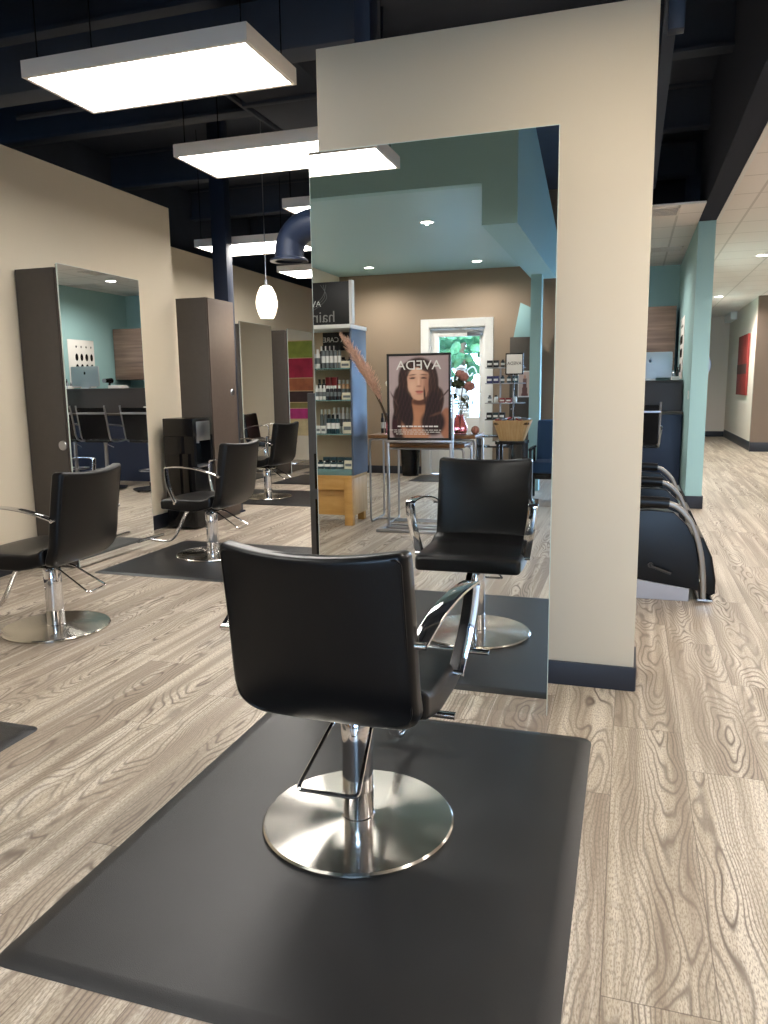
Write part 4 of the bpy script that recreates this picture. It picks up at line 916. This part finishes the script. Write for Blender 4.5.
# nested display tables
def tube_table(label, x0, x1, y0, y1, z, top_t=0.035):
    t = thing('display_table', label, 'table', ((x0 + x1) / 2, (y0 + y1) / 2, 0)); hx, hy = (x1 - x0) / 2, (y1 - y0) / 2
    MB().box(-hx, -hy, z - top_t, hx, hy, z, 0.003).build('tabletop', MT['brownwood'], t)
    MB().box(-hx + 0.6 * hx + hx, -hy, z + 0.0, hx, hy, z + 0.004).build('top_inlay', MT['greybase'], t) if False else None
    for s in (-1, 1):
        xx = s * (hx - 0.012)
        MB().tube(corner_path([(xx - s * 0.10, hy - 0.02, z - top_t - 0.012), (xx, hy - 0.02, z - top_t - 0.012), (xx, hy - 0.02, 0.012), (xx, -hy + 0.02, 0.012), (xx, -hy + 0.02, z - top_t - 0.012), (xx - s * 0.10, -hy + 0.02, z - top_t - 0.012)], 0.06), 0.0115, 10).build('tube_leg', MT['steel'], t)
    for s in (-1, 1):
        MB().tube([(-hx + 0.08, s * (hy - 0.02), z - top_t - 0.012), (hx - 0.08, s * (hy - 0.02), z - top_t - 0.012)], 0.0115, 10).build('tube_rail', MT['steel'], t)
    MB().tube([(-hx + 0.012, 0, 0.012), (hx - 0.012, 0, 0.012)], 0.010, 8).build('floor_bar', MT['steel'], t)
    return t
tube_table('taller brown wood table on bent steel tube legs behind the poster stand', -2.66, -1.50, YR(8.30), YR(7.78), 0.955)
tube_table('lower brown wood table on steel tubes nested under the taller one', -2.44, -1.60, YR(8.16), YR(7.72), 0.865)
# vase with flowers
t = thing('flower_vase', 'pink glass vase with a tall stem of dusty roses on the taller display table', 'vase', (-1.72, YR(8.05), 0.955))
MB().lathe([(0, 0), (0.065, 0), (0.085, 0.03), (0.088, 0.08), (0.06, 0.14), (0.042, 0.19), (0.048, 0.205), (0.044, 0.205), (0.038, 0.19), (0.055, 0.14), (0.08, 0.08), (0.076, 0.03), (0.0, 0.012)], n=28).build('vase_body', MT['pinkglass'], t)
stems = [[(0, 0, 0.02), (0.01, 0, 0.2), (0.02, 0.01, 0.38), (0.05, 0.02, 0.58)], [(0.01, 0, 0.02), (-0.01, 0, 0.22), (-0.02, 0, 0.36), (-0.07, 0.02, 0.50)], [(0, 0.01, 0.02), (0.02, 0, 0.22), (0.06, 0, 0.34), (0.13, 0, 0.44)]]
sb = MB()
for p in stems: sb.tube(smooth_path(p, 5), 0.005, 6)
sb.build('stems', MT['stem'], t)
random.seed(11)
def leaf_cluster(mb, c, n, r, size, flat=0.25):
    for k in range(n):
        v = Vector((random.gauss(0, 1), random.gauss(0, 0.6), random.gauss(0, 1))).normalized() * r * random.uniform(0.3, 1)
        b = bmesh.new(); bmesh.ops.create_icosphere(b, subdivisions=1, radius=size * random.uniform(0.7, 1.2))
        Mx = Matrix.Translation(Vector(c) + v) @ Matrix.Rotation(random.uniform(0, 6.28), 4, Vector((random.random(), random.random(), random.random() + 0.01)).normalized()) @ Matrix.Diagonal((1.0, 0.6, flat, 1))
        bmesh.ops.transform(b, matrix=Mx, verts=b.verts); mb._add(b)
lf = MB(); leaf_cluster(lf, (-0.04, 0, 0.50), 20, 0.10, 0.045); leaf_cluster(lf, (0.02, 0, 0.56), 12, 0.08, 0.045); leaf_cluster(lf, (-0.02, 0, 0.34), 7, 0.07, 0.04); leaf_cluster(lf, (0.09, 0, 0.34), 4, 0.05, 0.04)
lf.build('leaves', MT['leaf'], t)
for k, (x, y, z, r) in enumerate(((0.05, 0.03, 0.60, 0.055), (0.11, 0.02, 0.50, 0.06), (0.00, 0.02, 0.63, 0.045), (-0.13, 0.02, 0.52, 0.03))):
    b = MB()
    for q in range(3): b.ball((x, y, z), r * (1 - 0.22 * q), 12, (1, 1, 0.85 + 0.12 * q))
    leaf_cluster(b, (x, y, z), 10, r * 0.85, r * 0.5, 0.3)
    b.build('rose_head', MT['rose'], t)
t = thing('woven_ball', 'small round rose-brown ball ornament beside the pink vase', 'ornament', (-1.545, YR(8.02), 0.955))
MB().ball((0, 0, 0.042), 0.042, 20).build('ball', MT['rose'], t)
mb = MB()
for k in range(4): mb.tube([(0.043 * math.cos(a) * math.cos(k * PI / 4), 0.043 * math.cos(a) * math.sin(k * PI / 4), 0.042 + 0.043 * math.sin(a)) for a in [q * PI / 10 for q in range(20)]], 0.002, 4, closed=True)
mb.build('woven_ribs', MT['stem'], t)
t = thing('black_tray', 'flat black tray on the taller table below the vase', 'tray', (-1.84, YR(7.88), 0.955))
MB().prism(rrect(0.16, 0.09, 0.02, 4), 'z', 0, 0.012, 0.003).build('tray_base', MT['black'], t)
# pampas grass in a floor-standing tall vase left of the poster
t = thing('pampas_vase', 'tan pampas grass leaning left out of a glass vase behind the poster', 'plant', (-2.44, YR(7.90), 0.955))
MB().lathe([(0, 0), (0.05, 0), (0.055, 0.02), (0.055, 0.18), (0.048, 0.20), (0.044, 0.20), (0.05, 0.18), (0.05, 0.02), (0, 0.01)], n=24).build('vase_body', MT['pinkglass'], t)
random.seed(21)
for k, (dx, dz, bend) in enumerate(((-0.36, 0.98, 0.1), (-0.29, 0.93, 0.05), (-0.24, 0.84, 0.02), (-0.17, 0.76, 0.0), (-0.08, 0.66, -0.02))):
    p = smooth_path([(0, 0, 0.02), (dx * 0.25, 0.12, dz * 0.35), (dx * 0.62, 0.30 + 0.02 * k, dz * 0.72), (dx, 0.42 + 0.02 * k, dz)], 8)
    b = MB().tube(p[:14], 0.0035, 5)
    b.build('stalk', MT['stem'], t)
    b = MB(); pl = p[11:]
    for q, c in enumerate(pl):
        rr = 0.062 * math.sin(PI * (q + 0.6) / (len(pl) + 0.2)) + 0.006
        for w_ in range(16):
            a = random.uniform(0, 6.28); b.cyl(c, c + Vector((math.cos(a) * rr + dx * 0.10, math.sin(a) * rr * 0.8, 0.07 + random.uniform(-0.02, 0.03))), 0.004, 5, 0.001)
    b.build('plume', MT['pampas'], t)
b = MB(); leaf_cluster(b, (0.05, -0.05, 0.52), 30, 0.11, 0.05, 0.4)
b.build('dried_flower_head', MT['carton'], t)
for lab, x in (('slim dark bottle at the left end of the taller display table', -2.60), ('slim dark bottle second from the left end of the taller display table', -2.555)):
    bottle(lab, (x, YR(8.1), 0.955), 0.016, 0.22, 'black', 'black')
# trash can
t = thing('waste_bin', 'small black waste bin by the back wall left of the entrance door', 'bin', (-3.45, YR(12.25), 0))
MB().lathe([(0, 0), (0.135, 0), (0.165, 0.44), (0.172, 0.45), (0.172, 0.46), (0.155, 0.455), (0.128, 0.02), (0, 0.02)], n=32).build('bin_body', MT['black'], t)
MB().lathe([(0.150, 0.30), (0.156, 0.30), (0.157, 0.32), (0.151, 0.32)], n=32).lathe([(0.144, 0.20), (0.149, 0.20), (0.150, 0.22), (0.146, 0.22)], n=32).build('rib_rings', MT['gloss_black'], t)
o = salon_mat('black doormat inside the entrance door', -3.28, YR(12.3), -2.2, YR(11.45)); o.name = 'entrance_doormat'; del o['group']
# étagère with products
t = thing('display_rack', 'open rack with four small shelves beside the entrance door', 'rack', (-1.78, YR(11.6), 0))
for x in (-0.10, 0.10): MB().box(x - 0.012, -0.15, 0.02, x + 0.012, -0.13, 1.73, 0.002).build('upright', MT['steel'], t)
MB().box(-0.26, -0.18, 0, 0.26, 0.18, 0.02, 0.003).build('rack_foot', MT['steel'], t)
RZ = (0.975, 1.22, 1.51, 1.74)
for z in RZ: MB().box(-0.28, -0.15, z - 0.025, 0.28, 0.16, z - 0.01, 0.002).build('rack_shelf', MT['steel'] if z > 1 else MT['counter'], t)
RL = {0.975: 'lowest', 1.22: 'third', 1.51: 'second', 1.74: 'top'}
random.seed(4)
for z, kinds in ((1.74, [('c', 'black'), ('c', 'black'), ('b', 'black'), ('c', 'grey')]), (1.51, [('c', 'blue'), ('c', 'blue'), ('b', 'teal'), ('b', 'teal'), ('c', 'teal')]), (1.22, [('b', 'grey'), ('b', 'white'), ('c', 'red'), ('c', 'red'), ('b', 'white')]), (0.975, [('c', 'black'), ('c', 'teal'), ('c', 'black')])):
    for k, (kd, cc) in enumerate(kinds):
        x = -1.78 - 0.22 + k * 0.095; lab = '%s %s on the %s shelf of the door rack' % ({'black': 'black', 'blue': 'indigo', 'teal': 'dark teal', 'grey': 'grey', 'white': 'white', 'red': 'red'}[cc], 'box' if kd == 'c' else 'bottle', RL[z]) + ', %s from the left' % ORD[k]
        if kd == 'c': carton(lab, (x, YR(11.5), z - 0.01), 0.08, 0.07, 0.10 if z != 1.22 else 0.07, cc, group='products on the rack by the door')
        else: bottle(lab, (x, YR(11.5), z - 0.01), 0.028, 0.11, cc, 'black', group='products on the rack by the door')
# basket on black stool with framed sign
t = thing('wooden_basket', 'flared slatted pale wood tub of packets on a black stool', 'basket', (-1.395, YR(9.7), 0.775))
n = 24
def tub(x, y, z): return (x, y, z)
b = bmesh.new()
def ringr(rx, ry, z): return [b.verts.new((rx * math.copysign(abs(math.cos(a)) ** 0.55, math.cos(a)), ry * math.copysign(abs(math.sin(a)) ** 0.55, math.sin(a)), z)) for a in [2 * PI * k / 48 for k in range(48)]]
R = [ringr(0.15, 0.12, 0), ringr(0.245, 0.17, 0.255), ringr(0.235, 0.16, 0.255), ringr(0.145, 0.115, 0.02)]
for A, B in zip(R, R[1:]):
    for k in range(48): b.faces.new((A[k], A[(k + 1) % 48], B[(k + 1) % 48], B[k]))
b.faces.new(R[0][::-1]); b.faces.new(R[-1])
q = MB(); q._add(b); q.build('tub', MT['palewood'], t)
q = MB()
for k in range(-5, 6): q.sweep([(k * 0.028, 0.122, 0.004), (k * 0.043, 0.172, 0.250)], rrect(0.003, 0.003, 0.001, 1), side=(1, 0, 0))
q.build('slat_lines', MT['honey'], t)
random.seed(9)
MB().prism(rrect(0.44, 0.30, 0.05, 5), 'z', 0.20, 0.232, 0.01).build('paper_filling', MT['stem'], t)
for k in range(9):
    x, y = -0.17 + 0.0425 * k, random.uniform(-0.06, 0.09)
    p = MB().box(-0.045, -0.03, -0.010, 0.045, 0.03, 0.010, 0.004).rot(random.uniform(-0.4, 0.4), 'X').rot(random.uniform(0, 3), 'Z')
    o = p.build('wrapped_packet', PM['grey'] if k % 3 else PM['red'], None, (-1.395 + x, YR(9.7) + y, 0.775 + 0.262 + (0.014 if k % 2 else 0.0)))
    tag(o, 'small %s wrapped packet on top of the pale wood tub, %s from the left' % ('grey' if k % 3 else 'dark red', ORD[k]), 'packet', 'packets heaped in the wooden tub')
t = thing('black_stool', 'square black stool carrying the pale wood tub', 'stool', (-1.395, YR(9.7), 0))
MB().box(-0.19, -0.17, 0.735, 0.19, 0.17, 0.775, 0.004).build('stool_top', MT['black'], t)
for sx in (-1, 1):
    for sy in (-1, 1): MB().box(sx * 0.16 - 0.018, sy * 0.14 - 0.018, 0, sx * 0.16 + 0.018, sy * 0.14 + 0.018, 0.735, 0.003).build('leg', MT['black'], t)
MB().box(-0.15, -0.13, 0.28, 0.15, 0.13, 0.30, 0.003).build('stool_shelf', MT['black'], t)
t = thing('framed_sign', 'small black-framed white sign on a thin rod above the wooden tub', 'sign', (-1.37, YR(9.62), 0.99))
MB().box(-0.005, -0.005, 0.0, 0.005, 0.005, 0.60, 0.001).build('rod', MT['black'], t)
MB().box(-0.11, -0.01, 0.60, 0.11, 0.01, 0.86, 0.003).build('sign_frame', MT['black'], t)
MB().box(-0.095, 0.0102, 0.615, 0.095, 0.0115, 0.845).build('sign_face', MT['paper'], t)
text_mesh('AVEDA', 0.055, (0, 0.0125, 0.735), FACE_N, MT['signblack'], 'sign_lettering', t)
# tall dark cabinet, leaning teal panel and print
t = thing('wardrobe_cabinet', 'tall dark taupe cabinet against the entrance back wall', 'cabinet', (-1.62, YR(12.25), 0))
MB().box(-0.17, -0.20, 0, 0.19, 0.20, 2.19, 0.004).build('cabinet_body', MT['laminate'], t)
MB().box(-0.165, 0.20, 0.05, 0.185, 0.215, 2.17, 0.003).build('door', MT['laminate'], t)
MB().cyl((-0.13, 0.215, 1.1), (-0.13, 0.245, 1.1), 0.012, 12).build('door_knob', MT['steel'], t)
tag(MB().prism([(-0.13, 0.0), (0.17, 0.0), (0.17, 0.42), (-0.03, 0.52)], 'y', -0.015, 0.015, 0.002).build('teal_panel', MT['teal'], None, (-1.62, YR(12.15), 2.19)), 'angular teal panel standing on the tall dark cabinet', 'panel')
t = thing('framed_print', 'small pale fashion print hanging on the tall dark cabinet', 'picture', (-1.55, YR(11.98), 1.48))
MB().box(-0.10, -0.008, -0.20, 0.11, 0.0, 0.20, 0.002).build('print_frame', MT['paper'], t)
c_ = np.zeros((25, 17, 3)); c_[:] = srgb(214, 190, 178)[:3]
for j in range(25):
    for i in range(17):
        u, v = i / 16, j / 24
        if abs(u - 0.5) < 0.14 + 0.25 * max(0, 0.55 - v) and v < 0.75: c_[j, i] = srgb(120, 84, 78)[:3]
        if (u - 0.5) ** 2 + (v - 0.8) ** 2 * 2 < 0.012: c_[j, i] = srgb(200, 150, 128)[:3]
print_sheet('print_picture', c_, -0.085, 0.095, -0.18, 0.18, 0.003, t, MT['printv'])
# low black shelf with magazines
t = thing('low_rack', 'low black magazine shelf behind the stool, near the floor', 'shelf', (-1.70, YR(10.6), 0))
for z in (0.30, 0.62, 0.76): MB().box(-0.30, -0.14, z, 0.20, 0.14, z + 0.02, 0.002).build('rack_board', MT['black'], t)
for x in (-0.30, 0.18): MB().box(x, -0.14, 0, x + 0.02, 0.14, 0.78, 0.002).build('rack_side', MT['black'], t)
for k in range(3):
    tag(MB().box(-0.10, -0.09, 0, 0.10, 0.10, 0.018, 0.002).build('magazine', MT['paper'], None, (-1.72 + 0.01 * k, YR(10.6), 0.64 + 0.0185 * k)), 'white magazine on the low black shelf, %s of the short pile' % ('bottom', 'middle', 'top')[k], 'magazine', 'magazines on the low black shelf')
tag(MB().box(-0.20, -0.15, 0, 0.20, 0.15, 0.28, 0.004).box(-0.21, -0.16, 0.28, 0.21, 0.16, 0.30, 0.003).build('wooden_crate', MT['palewood'], None, (-1.78, YR(10.1), 0)), 'low pale wood box on the floor beside the black stool', 'box')
# blue armchair
t = thing('blue_armchair', 'navy blue upholstered waiting chair at the right edge of the big mirror', 'chair', (-0.87, YR(10.0), 0))
MB().prism(rrect(0.56, 0.62, 0.04, 5, 0, 0.70), 'y', -0.30, -0.20, 0.03).deform(lambda x, y, z: (x, y - 0.12 * (z - 0.4), z)).build('backrest', MT['bluefab'], t)
MB().prism(rrect(0.56, 0.56, 0.04, 5), 'z', 0.36, 0.50, 0.03).build('seat', MT['bluefab'], t)
for s in (-1, 1):
    MB().sweep(smooth_path([(s * 0.31, -0.28, 0.66), (s * 0.31, 0.0, 0.66), (s * 0.31, 0.22, 0.65)], 4), rrect(0.045, 0.03, 0.01, 3), side=(1, 0, 0)).build('armrest', MT['black'], t)
    for y in (-0.24, 0.20): MB().box(s * 0.31 - 0.015, y - 0.02, 0, s * 0.31 + 0.015, y + 0.02, 0.65, 0.004).build('leg', MT['black'], t)
MB().box(-0.30, 0.18, 0.28, 0.30, 0.21, 0.33).box(-0.30, -0.25, 0.28, 0.30, -0.22, 0.33).build('seat_rail', MT['black'], t)

# ------------------------------------------------------------------ outside the entrance
struct('ground_paving', MB().box(-30, -40, -0.2, 30, -6.1, -0.1), MT['lawn'])
random.seed(31)
for k, (x, y, s) in enumerate(((-3.9, -12.0, 1.0), (0.4, -16.5, 1.2), (-8.4, -15.0, 1.2), (4.6, -12.0, 1.1))):
    t = thing('garden_tree', ('leafy green tree straight outside the entrance door', 'leafy green tree farther out, right of the door axis', 'leafy green tree farther out, left of the door axis', 'leafy green tree outside the added shop window')[k], 'tree', (x, y, -0.1), 0, 'trees outside the entrance')
    MB().tube(smooth_path([(0, 0, 0), (0.05, 0, 1.0), (-0.05, 0.05, 2.2), (0.05, 0, 3.2)], 5), 0.13 * s, 10).build('trunk', MT['bark'], t)
    b = MB()
    for q in range(420):
        v = Vector((random.gauss(0, 1), random.gauss(0, 1), random.gauss(0, 1))).normalized() * random.uniform(0.55, 1)
        c = Vector((v.x * 1.9 * s, v.y * 1.6 * s, 3.3 * s + v.z * 1.7 * s))
        bb = bmesh.new(); bmesh.ops.create_icosphere(bb, subdivisions=1, radius=random.uniform(0.12, 0.24) * s)
        bmesh.ops.transform(bb, matrix=Matrix.Translation(c) @ Matrix.Rotation(random.uniform(0, 6), 4, 'X') @ Matrix.Rotation(random.uniform(0, 6), 4, 'Z') @ Matrix.Diagonal((1, 0.7, 0.35, 1)), verts=bb.verts)
        me = bpy.data.meshes.new('t'); bb.to_mesh(me); bb.free(); b.bm.from_mesh(me); bpy.data.meshes.remove(me)
    b.build('crown', MT['foliage'], t, flat=True)
